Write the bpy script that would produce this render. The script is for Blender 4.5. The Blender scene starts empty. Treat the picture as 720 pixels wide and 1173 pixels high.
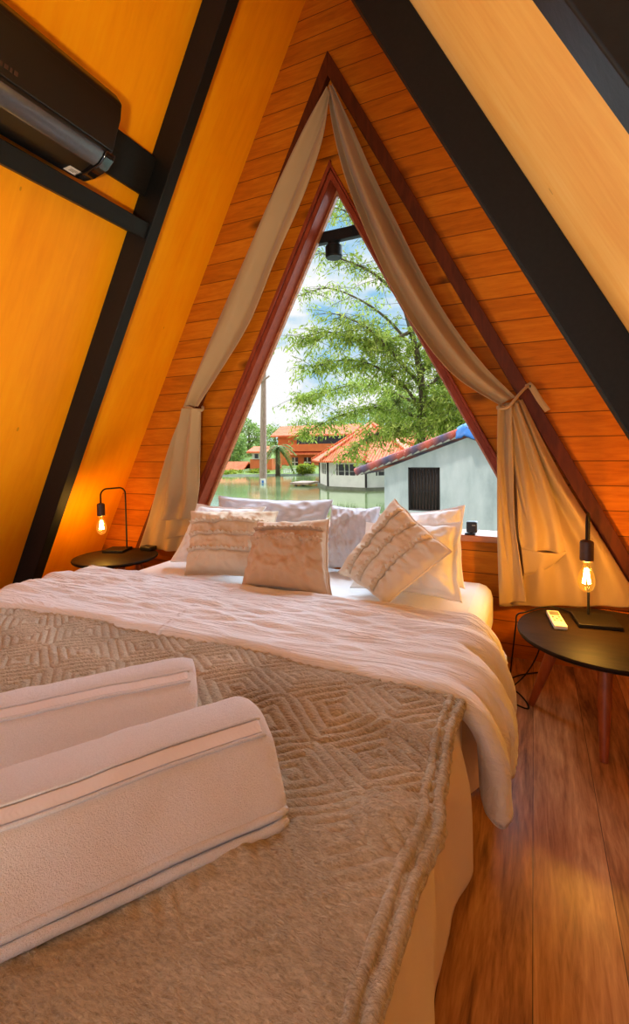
import bpy, bmesh, math, random
from mathutils import Vector, Matrix, noise
random.seed(7)
PI = math.pi
scn = bpy.context.scene
COL = scn.collection

# ------------------------------------------------------------------ camera model
F = 543.64; CX = 360.0; CY = 532.86; EYE = 1.15
YAW, PIT, ROL = 0.4326, 0.03758, -0.0156
def cam_axes():
    cy_, sy_ = math.cos(YAW), math.sin(YAW); cp, sp = math.cos(PIT), math.sin(PIT)
    r = Vector((cy_, sy_, 0)); f0 = Vector((-sy_, cy_, 0)); u0 = Vector((0, 0, 1))
    fw = cp*f0 - sp*u0; up = cp*u0 + sp*f0
    c, s = math.cos(ROL), math.sin(ROL)
    return c*r + s*up, -s*r + c*up, fw
CR, CU, CF = cam_axes()
EYEP = Vector((0, 0, EYE))
def ray(x, y): return CR*((x-CX)/F) - CU*((y-CY)/F) + CF
def onY(x, y, Y):
    r = ray(x, y); return EYEP + r*(Y/r.y)
def onZ(x, y, z):
    r = ray(x, y); return EYEP + r*((z-EYE)/r.z)

cam = bpy.data.cameras.new('camera'); co = bpy.data.objects.new('camera', cam); COL.objects.link(co)
cam.sensor_fit = 'HORIZONTAL'; cam.sensor_width = 36; cam.lens = F/720*36
cam.shift_y = -(586.5-CY)/720; cam.clip_start = 0.05; cam.clip_end = 500
m = Matrix.Identity(4)
for i, v in enumerate((CR, CU, -CF)):
    for j in range(3): m[j][i] = v[j]
m.translation = EYEP; co.matrix_world = m
scn.camera = co
vs = scn.view_settings
vs.view_transform = 'Standard'; vs.look = 'None'; vs.gamma = 1; vs.use_curve_mapping = False; vs.exposure = 0.0

# ------------------------------------------------------------------ materials
def srgb(r, g, b):
    f = lambda c: (c/255/12.92) if c/255 <= .04045 else ((c/255+.055)/1.055)**2.4
    return (f(r), f(g), f(b), 1)
class NT:
    def __init__(s, name):
        s.m = bpy.data.materials.new(name); s.m.use_nodes = True
        s.t = s.m.node_tree; s.p = s.t.nodes['Principled BSDF']; s.out = s.t.nodes['Material Output']
    def n(s, typ, **kw):
        nd = s.t.nodes.new(typ)
        for k, v in kw.items():
            if k.startswith('i_'):
                key = k[2:]
                nd.inputs[int(key) if key.isdigit() else key].default_value = v
            else: setattr(nd, k, v)
        return nd
    def l(s, a, b): s.t.links.new(a, b)
    def math(s, op, a, b=None, c=None):
        nd = s.n('ShaderNodeMath', operation=op)
        for i, v in enumerate((a, b, c)):
            if v is None: continue
            if isinstance(v, (int, float)): nd.inputs[i].default_value = v
            else: s.l(v, nd.inputs[i])
        return nd.outputs[0]
    def coord(s, scale=(1, 1, 1), rot=(0, 0, 0), which='Object'):
        tc = s.n('ShaderNodeTexCoord'); mp = s.n('ShaderNodeMapping')
        mp.inputs['Scale'].default_value = scale; mp.inputs['Rotation'].default_value = rot
        s.l(tc.outputs[which], mp.inputs[0]); return mp.outputs[0]
    def noise(s, vec, scale, detail=4, rough=.55, dist=0):
        nd = s.n('ShaderNodeTexNoise', i_Scale=scale, i_Detail=detail, i_Roughness=rough, i_Distortion=dist)
        s.l(vec, nd.inputs['Vector']); return nd.outputs['Fac']
    def ramp(s, fac, stops):
        nd = s.n('ShaderNodeValToRGB'); e = nd.color_ramp.elements
        while len(e) > 1: e.remove(e[-1])
        e[0].position, e[0].color = stops[0]
        for p, c in stops[1:]:
            x = e.new(p); x.color = c
        s.l(fac, nd.inputs[0]); return nd.outputs[0]
    def mix(s, fac, a, b, mode='MIX'):
        nd = s.n('ShaderNodeMix', data_type='RGBA', blend_type=mode)
        for i, v in ((0, fac), (6, a), (7, b)):
            if isinstance(v, (int, float, tuple)): nd.inputs[i].default_value = v
            else: s.l(v, nd.inputs[i])
        return nd.outputs[2]
    def bump(s, h, strength=.3, dist=.01, prev=None):
        nd = s.n('ShaderNodeBump', i_Strength=strength, i_Distance=dist)
        s.l(h, nd.inputs['Height'])
        if prev is not None: s.l(prev, nd.inputs['Normal'])
        return nd.outputs[0]
    def set(s, color=None, rough=.5, normal=None, **kw):
        p = s.p
        if color is not None:
            if isinstance(color, tuple): p.inputs['Base Color'].default_value = color
            else: s.l(color, p.inputs['Base Color'])
        if isinstance(rough, (int, float)): p.inputs['Roughness'].default_value = rough
        else: s.l(rough, p.inputs['Roughness'])
        if normal is not None: s.l(normal, p.inputs['Normal'])
        for k, v in kw.items(): p.inputs[k.replace('_', ' ')].default_value = v
        return s.m

def plain(name, col, rough=.5, nscale=30, var=.12, bump=.0, **kw):
    t = NT(name); v = t.coord(); f = t.noise(v, nscale, 3)
    d = tuple(c*(1-var) for c in col[:3])+(1,); b = tuple(min(1, c*(1+var)) for c in col[:3])+(1,)
    c = t.ramp(f, [(.3, d), (.7, b)])
    return t.set(c, rough, t.bump(f, bump, .005) if bump else None, **kw)

def mat_plywood(name, dark, mid, light):
    t = NT(name)
    v = t.coord((.55, 3.0, .55)); a = t.noise(v, 1.3, 5, .6, .6)
    v2 = t.coord((1.5, 14, 1.5)); b = t.noise(v2, 3, 5, .6, .4)
    v3 = t.coord(); blot = t.noise(v3, .9, 3)
    s = t.math('ADD', t.math('MULTIPLY', a, .45), t.math('ADD', t.math('MULTIPLY', b, .2), t.math('MULTIPLY', blot, .35)))
    c = t.ramp(s, [(.36, dark), (.5, mid), (.64, light)])
    # small pin knots and scratches
    vo = t.n('ShaderNodeTexVoronoi', i_Scale=2.3); t.l(t.coord((1, 2.2, 1)), vo.inputs['Vector'])
    k = t.math('LESS_THAN', vo.outputs['Distance'], .035)
    c = t.mix(t.math('MULTIPLY', k, .45), c, tuple(x*.35 for x in dark[:3])+(1,))
    return t.set(c, .5, t.bump(b, .12, .004), Specular_IOR_Level=.2)

def mat_planks(name, axis, pitch, phase, cols, grain, rough=.4, groove=.012, knots=True, bmp=.4, spec=.4):
    """boards running perpendicular to `axis`; per-board tint, grain stretched along the boards"""
    t = NT(name)
    tc = t.n('ShaderNodeTexCoord'); sx = t.n('ShaderNodeSeparateXYZ'); t.l(tc.outputs['Object'], sx.inputs[0])
    q = t.math('DIVIDE', t.math('SUBTRACT', sx.outputs[axis], phase), pitch)
    idx = t.math('FLOOR', q); fr = t.math('FRACT', q)
    wn = t.n('ShaderNodeTexWhiteNoise', noise_dimensions='1D'); t.l(idx, wn.inputs['W'])
    off = t.n('ShaderNodeVectorMath', operation='SCALE'); t.l(wn.outputs['Color'], off.inputs[0]); off.inputs['Scale'].default_value = 9
    add = t.n('ShaderNodeVectorMath', operation='ADD'); t.l(tc.outputs['Object'], add.inputs[0]); t.l(off.outputs[0], add.inputs[1])
    mp = t.n('ShaderNodeMapping'); mp.inputs['Scale'].default_value = grain; t.l(add.outputs[0], mp.inputs[0])
    g1 = t.noise(mp.outputs[0], 2.2, 6, .62, 1.1); g2 = t.noise(mp.outputs[0], 9, 4, .6, .5)
    s = t.math('ADD', t.math('MULTIPLY', g1, .62), t.math('MULTIPLY', g2, .38))
    s = t.math('ADD', s, t.math('MULTIPLY', t.math('SUBTRACT', wn.outputs['Value'], .5), .16))
    c = t.ramp(s, [(.30, cols[0]), (.47, cols[1]), (.66, cols[2])])
    if knots:
        vo = t.n('ShaderNodeTexVoronoi', i_Scale=1.0); mk = t.n('ShaderNodeMapping')
        gs = [g/max(grain)*4.2 for g in grain]; mk.inputs['Scale'].default_value = [max(x, 1.9) for x in gs]
        t.l(add.outputs[0], mk.inputs[0]); t.l(mk.outputs[0], vo.inputs['Vector'])
        k = t.ramp(vo.outputs['Distance'], [(.08, (1, 1, 1, 1)), (.19, (0, 0, 0, 1))])
        c = t.mix(t.math('MULTIPLY', k, .8), c, tuple(x*.25 for x in cols[0][:3])+(1,))
    d = t.math('MINIMUM', fr, t.math('SUBTRACT', 1, fr))
    gr = t.n('ShaderNodeMapRange', interpolation_type='SMOOTHSTEP'); t.l(d, gr.inputs[0])
    gr.inputs[1].default_value = groove*.35; gr.inputs[2].default_value = groove*2.4
    c = t.mix(t.math('SUBTRACT', 1, gr.outputs[0]), c, tuple(x*.3 for x in cols[0][:3])+(1,))
    n1 = t.bump(gr.outputs[0], bmp, .006); n2 = t.bump(s, .15, .003, n1)
    return t.set(c, rough, n2, Specular_IOR_Level=spec)

def mat_wood(name, dark, light, stretch, rough=.45, spec=.4):
    t = NT(name); v = t.coord(stretch); a = t.noise(v, 2.5, 6, .6, .8)
    c = t.ramp(a, [(.3, dark), (.7, light)])
    return t.set(c, rough, t.bump(a, .12, .003), Specular_IOR_Level=spec)

def mat_cloth(name, col, weave=450, bstr=.15, rough=.85, trans=0.0, var=.06, crease=0.0, folds=0.0):
    t = NT(name); v = t.coord(); f = t.noise(v, weave, 2); g = t.noise(v, 4, 4)
    d = tuple(c*(1-var) for c in col[:3])+(1,); b = tuple(min(1, c*(1+var)) for c in col[:3])+(1,)
    c = t.ramp(g, [(.3, d), (.7, b)])
    n = t.bump(f, bstr, .002)
    if crease:
        w = t.noise(t.coord((1, 1, 1)), 9, 5, .6, 1.5); n = t.bump(w, crease, .02, n)
    if folds:
        w2 = t.noise(t.coord((1.6, 15, 6)), 1.6, 5, .6, 1.2); n = t.bump(w2, folds, .03, n)
    t.set(c, rough, n, Sheen_Weight=.25, Specular_IOR_Level=.15)
    if trans:
        tr = t.n('ShaderNodeBsdfTranslucent'); t.l(c, tr.inputs['Color'])
        mx = t.n('ShaderNodeMixShader', i_0=trans); t.l(t.p.outputs[0], mx.inputs[1]); t.l(tr.outputs[0], mx.inputs[2])
        t.l(mx.outputs[0], t.out.inputs[0])
    return t.m

def mat_fleece():
    t = NT('beige_fleece'); v = t.coord()
    f = t.noise(v, 190, 3, .7); f2 = t.noise(t.coord((60, 160, 60)), 1.6, 4, .7, .6); g = t.noise(v, 3.2, 4, .6, .8)
    s = t.math('ADD', t.math('MULTIPLY', f2, .62), t.math('MULTIPLY', g, .38))
    c = t.ramp(s, [(.32, srgb(126, 109, 86)), (.5, srgb(196, 178, 150)), (.66, srgb(236, 221, 198))])
    n = t.bump(f2, .8, .012); n = t.bump(f, .5, .004, n)
    return t.set(c, .9, n, Sheen_Weight=.5, Sheen_Roughness=.4, Specular_IOR_Level=.1)
def mat_terry(name, col):
    t = NT(name); v = t.coord(); f = t.noise(v, 420, 3, .7); g = t.noise(v, 110, 3, .6)
    d = tuple(c*.88 for c in col[:3])+(1,)
    c = t.ramp(f, [(.3, d), (.6, col)])
    n = t.bump(g, .4, .005); n = t.bump(f, .9, .004, n)
    return t.set(c, .95, n, Sheen_Weight=.4, Specular_IOR_Level=.1)
def mat_glow(name, col, strength):
    t = NT(name); return t.set((0, 0, 0, 1), .5, None, Emission_Color=col, Emission_Strength=strength)
def mat_glass(name, tint=(1, 1, 1, 1), gloss=.06):
    t = NT(name); tr = t.n('ShaderNodeBsdfTransparent', i_Color=tint); gl = t.n('ShaderNodeBsdfGlossy', i_Roughness=.02)
    lw = t.n('ShaderNodeLayerWeight', i_Blend=.15); fa = t.math('MULTIPLY', lw.outputs['Fresnel'], gloss)
    mx = t.n('ShaderNodeMixShader'); t.l(fa, mx.inputs[0]); t.l(tr.outputs[0], mx.inputs[1]); t.l(gl.outputs[0], mx.inputs[2])
    t.l(mx.outputs[0], t.out.inputs[0]); return t.m
def mat_leaf(name, cols, scale=1.5):
    t = NT(name); v = t.coord(); g = t.noise(v, scale, 4, .65)
    oi = t.n('ShaderNodeNewGeometry'); rnd = oi.outputs['Random Per Island']
    s = t.math('ADD', t.math('MULTIPLY', g, .55), t.math('MULTIPLY', rnd, .45))
    c = t.ramp(s, [(.25, cols[0]), (.5, cols[1]), (.75, cols[2])])
    t.set(c, .6, None, Specular_IOR_Level=.2)
    tr = t.n('ShaderNodeBsdfTranslucent'); t.l(c, tr.inputs['Color'])
    mx = t.n('ShaderNodeMixShader', i_0=.35); t.l(t.p.outputs[0], mx.inputs[1]); t.l(tr.outputs[0], mx.inputs[2])
    t.l(mx.outputs[0], t.out.inputs[0]); return t.m
def mat_tiles(name, cols, pitch=.35):
    t = NT(name); tc = t.n('ShaderNodeTexCoord')
    w = t.n('ShaderNodeTexWave', i_Scale=1/pitch*.5, i_Distortion=.6); t.l(tc.outputs['Object'], w.inputs['Vector'])
    g = t.noise(tc.outputs['Object'], 1.6, 5, .65)
    s = t.math('ADD', t.math('MULTIPLY', w.outputs['Fac'], .35), t.math('MULTIPLY', g, .65))
    c = t.ramp(s, [(.3, cols[0]), (.5, cols[1]), (.7, cols[2])])
    return t.set(c, .8, t.bump(w.outputs['Fac'], .4, .05))

M = {}
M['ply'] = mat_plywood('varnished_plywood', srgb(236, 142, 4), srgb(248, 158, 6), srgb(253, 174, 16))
M['ply_r'] = mat_plywood('varnished_plywood_sheen', srgb(234, 170, 84), srgb(246, 196, 108), srgb(252, 214, 136))  # same plywood, daylight sheen on the right slope put into a paler colour
M['planks'] = mat_planks('pine_boards', 2, .1235, .0727, (srgb(166, 88, 10), srgb(190, 102, 12), srgb(208, 120, 20)), (1.2, 3, 11), .6, .013, True, .25, .12)
M['floor'] = mat_planks('laminate_floor', 0, .185, .0, (srgb(98, 54, 28), srgb(176, 120, 76), srgb(220, 168, 118)), (9, .9, 3), .36, .0035, True, .08, .45)
M['batten'] = mat_wood('dark_red_wood', srgb(72, 30, 10), srgb(102, 46, 16), (12, 12, 2.2), .5, .15)
M['frame'] = mat_wood('mahogany_frame', srgb(118, 44, 20), srgb(148, 64, 34), (12, 12, 2.2), .5, .2)
M['sill'] = mat_wood('sill_wood', srgb(150, 86, 50), srgb(190, 124, 80), (2, 12, 12), .4)
M['beam'] = plain('black_painted_steel', srgb(17, 18, 18), .55, 60, .25, .1, Specular_IOR_Level=.25)
M['black'] = plain('matt_black_metal', srgb(20, 16, 14), .5, 50, .2, Specular_IOR_Level=.2)
M['blackgloss'] = plain('glossy_black_plastic', srgb(16, 14, 14), .12, 20, .1, Coat_Weight=.5)
M['blackmatt'] = plain('satin_black_plastic', srgb(15, 12, 11), .4, 20, .15)
M['louvre'] = plain('dark_metal_louvre', srgb(84, 86, 92), .22, 90, .1, Metallic=.5)
M['white'] = plain('white_plastic', srgb(232, 226, 214), .4, 40, .03)
M['grey'] = plain('grey_rubber', srgb(120, 116, 108), .5, 40, .05)
M['sticker'] = plain('paper_sticker', srgb(208, 200, 190), .6, 40, .04)
M['tabletop'] = mat_wood('dark_stained_tabletop', srgb(26, 18, 13), srgb(44, 30, 21), (3, 12, 12), .55, .08)
M['tableleg'] = mat_wood('reddish_table_leg', srgb(140, 66, 32), srgb(176, 92, 48), (14, 14, 2), .4)
M['sheet'] = mat_cloth('white_cotton', srgb(238, 236, 238), 500, .12, .85, 0, .02, .12)
M['duvet'] = mat_cloth('off_white_duvet', srgb(232, 230, 234), 500, .12, .85, 0, .03, .2, .6)
M['skirt'] = mat_cloth('cream_duvet_side', srgb(226, 212, 198), 500, .12, .85, 0, .03, .2)
M['sham'] = mat_cloth('white_sham', srgb(242, 240, 240), 500, .12, .85, 0, .02, .15)
M['greypillow'] = mat_cloth('pale_lavender_pillowcase', srgb(200, 194, 198), 500, .12, .85, 0, .03, .2)
M['linen'] = mat_cloth('beige_linen', srgb(222, 200, 172), 380, .25, .88, 0, .05, .35)
M['tan'] = mat_cloth('tan_linen', srgb(206, 172, 138), 380, .25, .88, 0, .05, .35)
M['linen2'] = mat_cloth('ecru_linen', srgb(226, 208, 184), 380, .25, .88, 0, .05, .35)
M['curtain'] = mat_cloth('champagne_satin', srgb(200, 168, 122), 300, .1, .5, .35, .04)
M['fleece'] = mat_fleece()
M['towel'] = mat_terry('white_terry', srgb(240, 237, 244))
M['dobby'] = mat_cloth('woven_towel_band', srgb(228, 224, 232), 700, .2, .85)
M['glass'] = mat_glass('window_glass', (1, 1, 1, 1), .06)
M['bulb'] = mat_glass('amber_bulb_glass', (1, .84, .5, 1), .5)
_t = M['bulb'].node_tree; _o = _t.nodes['Material Output']; _src = _o.inputs[0].links[0].from_socket
_e = _t.nodes.new('ShaderNodeEmission'); _e.inputs[0].default_value = (1, .5, .06, 1); _e.inputs[1].default_value = .2
_a = _t.nodes.new('ShaderNodeAddShader'); _t.links.new(_src, _a.inputs[0]); _t.links.new(_e.outputs[0], _a.inputs[1]); _t.links.new(_a.outputs[0], _o.inputs[0])
M['filament'] = mat_glow('filament', (1, .66, .2, 1), 120)
M['socket'] = plain('brown_bronze_socket', srgb(74, 50, 40), .45, 60, .15, Metallic=.3)
# outdoors
M['plaster'] = None
def mat_plaster():
    t = NT('weathered_plaster'); v = t.coord((1, 1, .35)); a = t.noise(v, 1.4, 6, .65, .4); b = t.noise(t.coord((2.5, 2.5, .5)), 2, 5)
    c = t.ramp(t.math('ADD', t.math('MULTIPLY', a, .6), t.math('MULTIPLY', b, .4)), [(.3, srgb(150, 164, 166)), (.48, srgb(190, 202, 202)), (.65, srgb(212, 220, 220))])
    return t.set(c, .9, t.bump(a, .1, .02))
M['plaster'] = mat_plaster()
M['cream'] = plain('cream_render', srgb(226, 224, 214), .85, 2, .06)
M['orangewall'] = plain('orange_render', srgb(214, 112, 62), .85, 1, .1)
M['tiles'] = mat_tiles('orange_roof_tiles', (srgb(190, 80, 40), srgb(228, 108, 62), srgb(240, 140, 90)))
M['vergetile'] = mat_tiles('red_and_slate_tiles', (srgb(86, 84, 110), srgb(150, 92, 92), srgb(206, 98, 76)), .8)
M['soffit'] = plain('pale_eave_board', srgb(196, 194, 184), .8, 3, .08)
M['tarp'] = plain('blue_tarp', srgb(52, 120, 196), .5, 3, .25, .4)
M['darkwin'] = plain('dark_window_pane', srgb(46, 42, 42), .15, 2, .3)
M['barepane'] = plain('murky_window_pane', srgb(118, 102, 92), .35, 3, .35)
M['rust'] = plain('rusty_bars', srgb(36, 27, 24), .7, 10, .25)
M['bark'] = mat_wood('grey_bark', srgb(70, 64, 46), srgb(120, 104, 84), (6, 6, 1.5), .9, .1)
M['pole'] = mat_wood('weathered_pole', srgb(140, 116, 100), srgb(186, 162, 146), (6, 6, 1), .9, .1)
M['leaf'] = mat_leaf('fresh_green_leaf', (srgb(98, 122, 38), srgb(152, 170, 64), srgb(200, 206, 108)))
M['leaf2'] = mat_leaf('bank_foliage', (srgb(92, 120, 56), srgb(140, 162, 84), srgb(180, 192, 116)), .5)
M['leaf3'] = mat_leaf('hedge_leaf', (srgb(96, 116, 36), srgb(142, 154, 48), srgb(180, 182, 72)), .8)
M['palmleaf'] = mat_leaf('palm_frond', (srgb(70, 92, 40), srgb(116, 130, 62), srgb(150, 158, 84)), .8)
M['grass'] = plain('bank_grass', srgb(112, 130, 54), .95, 1.2, .25, .2)
M['stone'] = plain('bank_stone', srgb(120, 122, 104), .95, 2, .25, .3)
def mat_water():
    t = NT('pond_water'); v = t.coord((1, 2.4, 1)); a = t.noise(v, .9, 4, .6); b = t.noise(v, .12, 2)
    c = t.ramp(b, [(.3, srgb(96, 110, 70)), (.7, srgb(128, 138, 92))])
    return t.set(c, .06, t.bump(a, .12, .06), Specular_IOR_Level=.8)
M['water'] = mat_water()

# ------------------------------------------------------------------ mesh helpers
class MB:
    def __init__(s): s.v = []; s.f = []
    def add(s, vs_, fs):
        o = len(s.v); s.v += [tuple(v) for v in vs_]; s.f += [tuple(i+o for i in f) for f in fs]
    def box(s, lo, hi, mat=None):
        x0, y0, z0 = lo; x1, y1, z1 = hi
        vs_ = [Vector(p) for p in ((x0, y0, z0), (x1, y0, z0), (x1, y1, z0), (x0, y1, z0), (x0, y0, z1), (x1, y0, z1), (x1, y1, z1), (x0, y1, z1))]
        if mat is not None: vs_ = [mat @ v for v in vs_]
        s.add(vs_, [(3, 2, 1, 0), (4, 5, 6, 7), (0, 1, 5, 4), (1, 2, 6, 5), (2, 3, 7, 6), (3, 0, 4, 7)])
    def prism(s, poly, d):
        """poly: list of Vector in order; d: extrusion Vector"""
        n = len(poly); d = Vector(d); P = [Vector(p) for p in poly]
        vs_ = P + [p+d for p in P]
        nrm = Vector((0, 0, 0))
        for i in range(n): nrm += P[i].cross(P[(i+1) % n])
        fl = nrm.dot(d) > 0
        a = tuple(range(n)); b = tuple(range(n, 2*n))
        fs = [a[::-1] if fl else a, b if fl else b[::-1]]
        for i in range(n):
            j = (i+1) % n; q = (i, j, n+j, n+i); fs.append(q if fl else q[::-1])
        s.add(vs_, fs)
    def tube(s, pts, rad, seg=10, caps=True):
        pts = [Vector(p) for p in pts]; n = len(pts)
        R = rad if isinstance(rad, (list, tuple)) else [rad]*n
        prev = None; rings = []
        for i, p in enumerate(pts):
            d = (pts[min(i+1, n-1)]-pts[max(i-1, 0)]).normalized()
            if prev is None:
                a = Vector((0, 0, 1)) if abs(d.z) < .9 else Vector((1, 0, 0)); u = d.cross(a).normalized()
            else:
                u = (prev - d*prev.dot(d)).normalized()
            prev = u; w = d.cross(u)
            rings.append([p+(u*math.cos(2*PI*k/seg)+w*math.sin(2*PI*k/seg))*R[i] for k in range(seg)])
        vs_ = [v for r in rings for v in r]; fs = []
        for i in range(n-1):
            for k in range(seg):
                k2 = (k+1) % seg; fs.append((i*seg+k, i*seg+k2, (i+1)*seg+k2, (i+1)*seg+k))
        if caps: fs += [tuple(range(seg))[::-1], tuple((n-1)*seg+k for k in range(seg))]
        s.add(vs_, fs)
    def lathe(s, prof, seg=24, loc=(0, 0, 0)):
        L = Vector(loc); n = len(prof); vs_ = []
        for r, z in prof: vs_ += [L+Vector((r*math.cos(2*PI*k/seg), r*math.sin(2*PI*k/seg), z)) for k in range(seg)]
        fs = []
        for i in range(n-1):
            for k in range(seg):
                k2 = (k+1) % seg; fs.append((i*seg+k, i*seg+k2, (i+1)*seg+k2, (i+1)*seg+k))
        if prof[0][0] > 1e-4: fs.append(tuple(range(seg))[::-1])
        if prof[-1][0] > 1e-4: fs.append(tuple((n-1)*seg+k for k in range(seg)))
        s.add(vs_, fs)
    def grid(s, fn, nu, nv):
        vs_ = [fn(i/nu, j/nv) for j in range(nv+1) for i in range(nu+1)]
        fs = [(j*(nu+1)+i, j*(nu+1)+i+1, (j+1)*(nu+1)+i+1, (j+1)*(nu+1)+i) for j in range(nv) for i in range(nu)]
        s.add(vs_, fs)
    def build(s, name, mat, parent=None, smooth=False, bevel=0, solid=0, sub=0, auto=None, weld=True):
        me = bpy.data.meshes.new(name); me.from_pydata(s.v, [], s.f); me.materials.append(mat)
        bm = bmesh.new(); bm.from_mesh(me)
        if weld: bmesh.ops.remove_doubles(bm, verts=bm.verts, dist=1e-5)
        bm.to_mesh(me); bm.free(); me.update()
        o = bpy.data.objects.new(name, me); COL.objects.link(o)
        if parent:
            o.parent = parent
            if parent.parent is None: o.matrix_parent_inverse = Matrix.Translation(parent.location).inverted()
        if solid:
            md = o.modifiers.new('thick', 'SOLIDIFY'); md.thickness = solid; md.offset = 0
        if bevel:
            md = o.modifiers.new('bevel', 'BEVEL'); md.width = bevel; md.segments = 3; md.limit_method = 'ANGLE'; md.angle_limit = .6
        if sub:
            md = o.modifiers.new('sub', 'SUBSURF'); md.levels = sub; md.render_levels = sub
        if smooth or bevel:
            for p in me.polygons: p.use_smooth = True
            if not smooth:
                try: me.set_sharp_from_angle(angle=.6)
                except Exception: pass
            elif auto:
                me.set_sharp_from_angle(angle=auto)
        return o
def tag(o, label, cat, group=None):
    o['label'] = label; o['category'] = cat
    if group: o['group'] = group
    return o
def struct(o): o['kind'] = 'structure'; return o
def thing(name, label, cat, loc, group=None):
    o = bpy.data.objects.new(name, None); o.location = loc; o.empty_display_size = .1; COL.objects.link(o)
    return tag(o, label, cat, group)
def interp(pts, t):
    """piecewise Catmull-Rom through Vectors, t in 0..1"""
    n = len(pts)-1; x = min(max(t, 0), 1)*n; i = min(int(x), n-1); f = x-i
    p0 = pts[max(i-1, 0)]; p1 = pts[i]; p2 = pts[i+1]; p3 = pts[min(i+2, n)]
    return .5*((2*p1)+(p2-p0)*f+(2*p0-5*p1+4*p2-p3)*f*f+(3*p1-p0-3*p2+p3)*f**3)
def nz(x, y=0, z=0): return noise.noise(Vector((x, y, z)))
def sstep(a, b, x):
    t = min(max((x-a)/(b-a), 0), 1); return t*t*(3-2*t)

# ================================================================== THE ROOM
AX, AZ, K = -1.115, 4.177, .535           # ridge of the A-frame and half-width per metre
GY = 2.73                                   # inner face of the gable wall
WA, WK, WS = 2.828, .528, .655              # window apex, slope, sill height
Y0 = -3.2
b = MB(); b.box((-4.2, Y0, -.12), (1.9, 2.86, 0)); struct(b.build('floor', M['floor']))
nL = Vector((1, 0, -K)).normalized(); nR = Vector((-1, 0, -K)).normalized()
def slope(side, z, h=0):
    n = nL if side < 0 else nR
    return Vector((AX+side*K*(AZ-z), 0, z))+n*h
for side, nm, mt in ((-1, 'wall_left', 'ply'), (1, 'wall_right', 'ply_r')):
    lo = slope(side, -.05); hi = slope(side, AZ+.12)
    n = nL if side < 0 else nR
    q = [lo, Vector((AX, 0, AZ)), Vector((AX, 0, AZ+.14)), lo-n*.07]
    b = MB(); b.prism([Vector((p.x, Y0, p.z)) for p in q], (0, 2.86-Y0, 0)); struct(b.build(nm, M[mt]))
# gable wall with its triangular opening
b = MB()
def oX(z, s): return AX+s*K*(AZ-z)
def wX(z, s): return AX+s*WK*(WA-z)
TH = .12
P = lambda x, z: Vector((x, GY, z))
b.prism([P(oX(0, -1), 0), P(oX(0, 1), 0), P(oX(WS, 1), WS), P(oX(WS, -1), WS)], (0, TH, 0))
b.prism([P(oX(WS, -1), WS), P(wX(WS, -1), WS), P(AX, WA), P(AX, AZ)], (0, TH, 0))
b.prism([P(oX(WS, 1), WS), P(AX, AZ), P(AX, WA), P(wX(WS, 1), WS)], (0, TH, 0))
struct(b.build('wall_back', M['planks']))
# battens that carry the curtains (inverted V)
for i, s in enumerate((-1, 1)):
    a, c = 3.505, 3.36
    k2 = .53
    zl = .30 if s < 0 else .16
    q = [P(AX, a), P(AX+s*k2*(a-zl), zl), P(AX+s*k2*(c-zl), zl), P(AX, c)]
    q = [v-Vector((0, .0, 0)) for v in q]
    b = MB(); b.prism(q, (0, -.045, 0)); struct(b.build('trim_%d' % (i+1), M['batten'], bevel=.004))
# window: frame, black crossbar, glass, sill
win = bpy.data.objects.new('window_1', None); win.location = (AX, GY, WS); COL.objects.link(win); struct(win)
b = MB()
for s in (-1, 1):
    wd_ = .058 if s < 0 else .034
    q = [P(AX, WA+wd_), P(wX(WS, s)+s*wd_*.53, WS), P(wX(WS, s), WS), P(AX, WA)]
    q = [v+Vector((0, -.028, 0)) for v in q]; b.prism(q, (0, .028, 0))
b.build('frame_moulding', M['frame'], win, bevel=.004)
b = MB()
for s in (-1, 1):
    q = [P(AX, WA), P(wX(WS, s), WS), P(wX(WS, s)-s*.035, WS), P(AX, WA-.066)]
    q = [v+Vector((0, -.02, 0)) for v in q]; b.prism(q, (0, .15, 0))
b.build('jamb', M['frame'], win, bevel=.003)
b = MB()
for s in (-1, 1):
    q = [P(AX, WA-.066), P(wX(WS, s)-s*.035, WS), P(wX(WS, s)-s*.055, WS), P(AX, WA-.104)]
    q = [v+Vector((0, .085, 0)) for v in q]; b.prism(q, (0, .03, 0))
b.build('glazing_bead', M['sill'], win, bevel=.002)
b = MB(); g0 = [P(AX, WA-.09), P(wX(WS, 1)-.05, WS+.01), P(wX(WS, -1)+.05, WS+.01)]
b.prism([v+Vector((0, .1, 0)) for v in g0], (0, .005, 0)); b.build('pane', M['glass'], win)
b = MB(); b.box((wX(WS, -1)-.02, GY-.055, WS-.03), (wX(WS, 1)+.02, GY+.14, WS+.004)); b.build('window_sill', M['sill'], win, bevel=.004)
zb = 2.492
b = MB(); b.box((AX-.21, GY+.105, zb-.035), (AX+.165, GY+.15, zb+.035)); b.build('crossbar', M['beam'], win, bevel=.004)
b = MB(); b.lathe([(.0, -.1), (.05, -.1), (.056, -.09), (.056, -.03), (.04, -.02), (.04, .0)], 24, (AX-.045, GY+.13, zb-.034))
tag(b.build('outdoor_spotlight', M['beam'], None, smooth=True, auto=.5), 'small black spotlight hanging under the black bar at the top of the triangular window', 'light')

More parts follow.
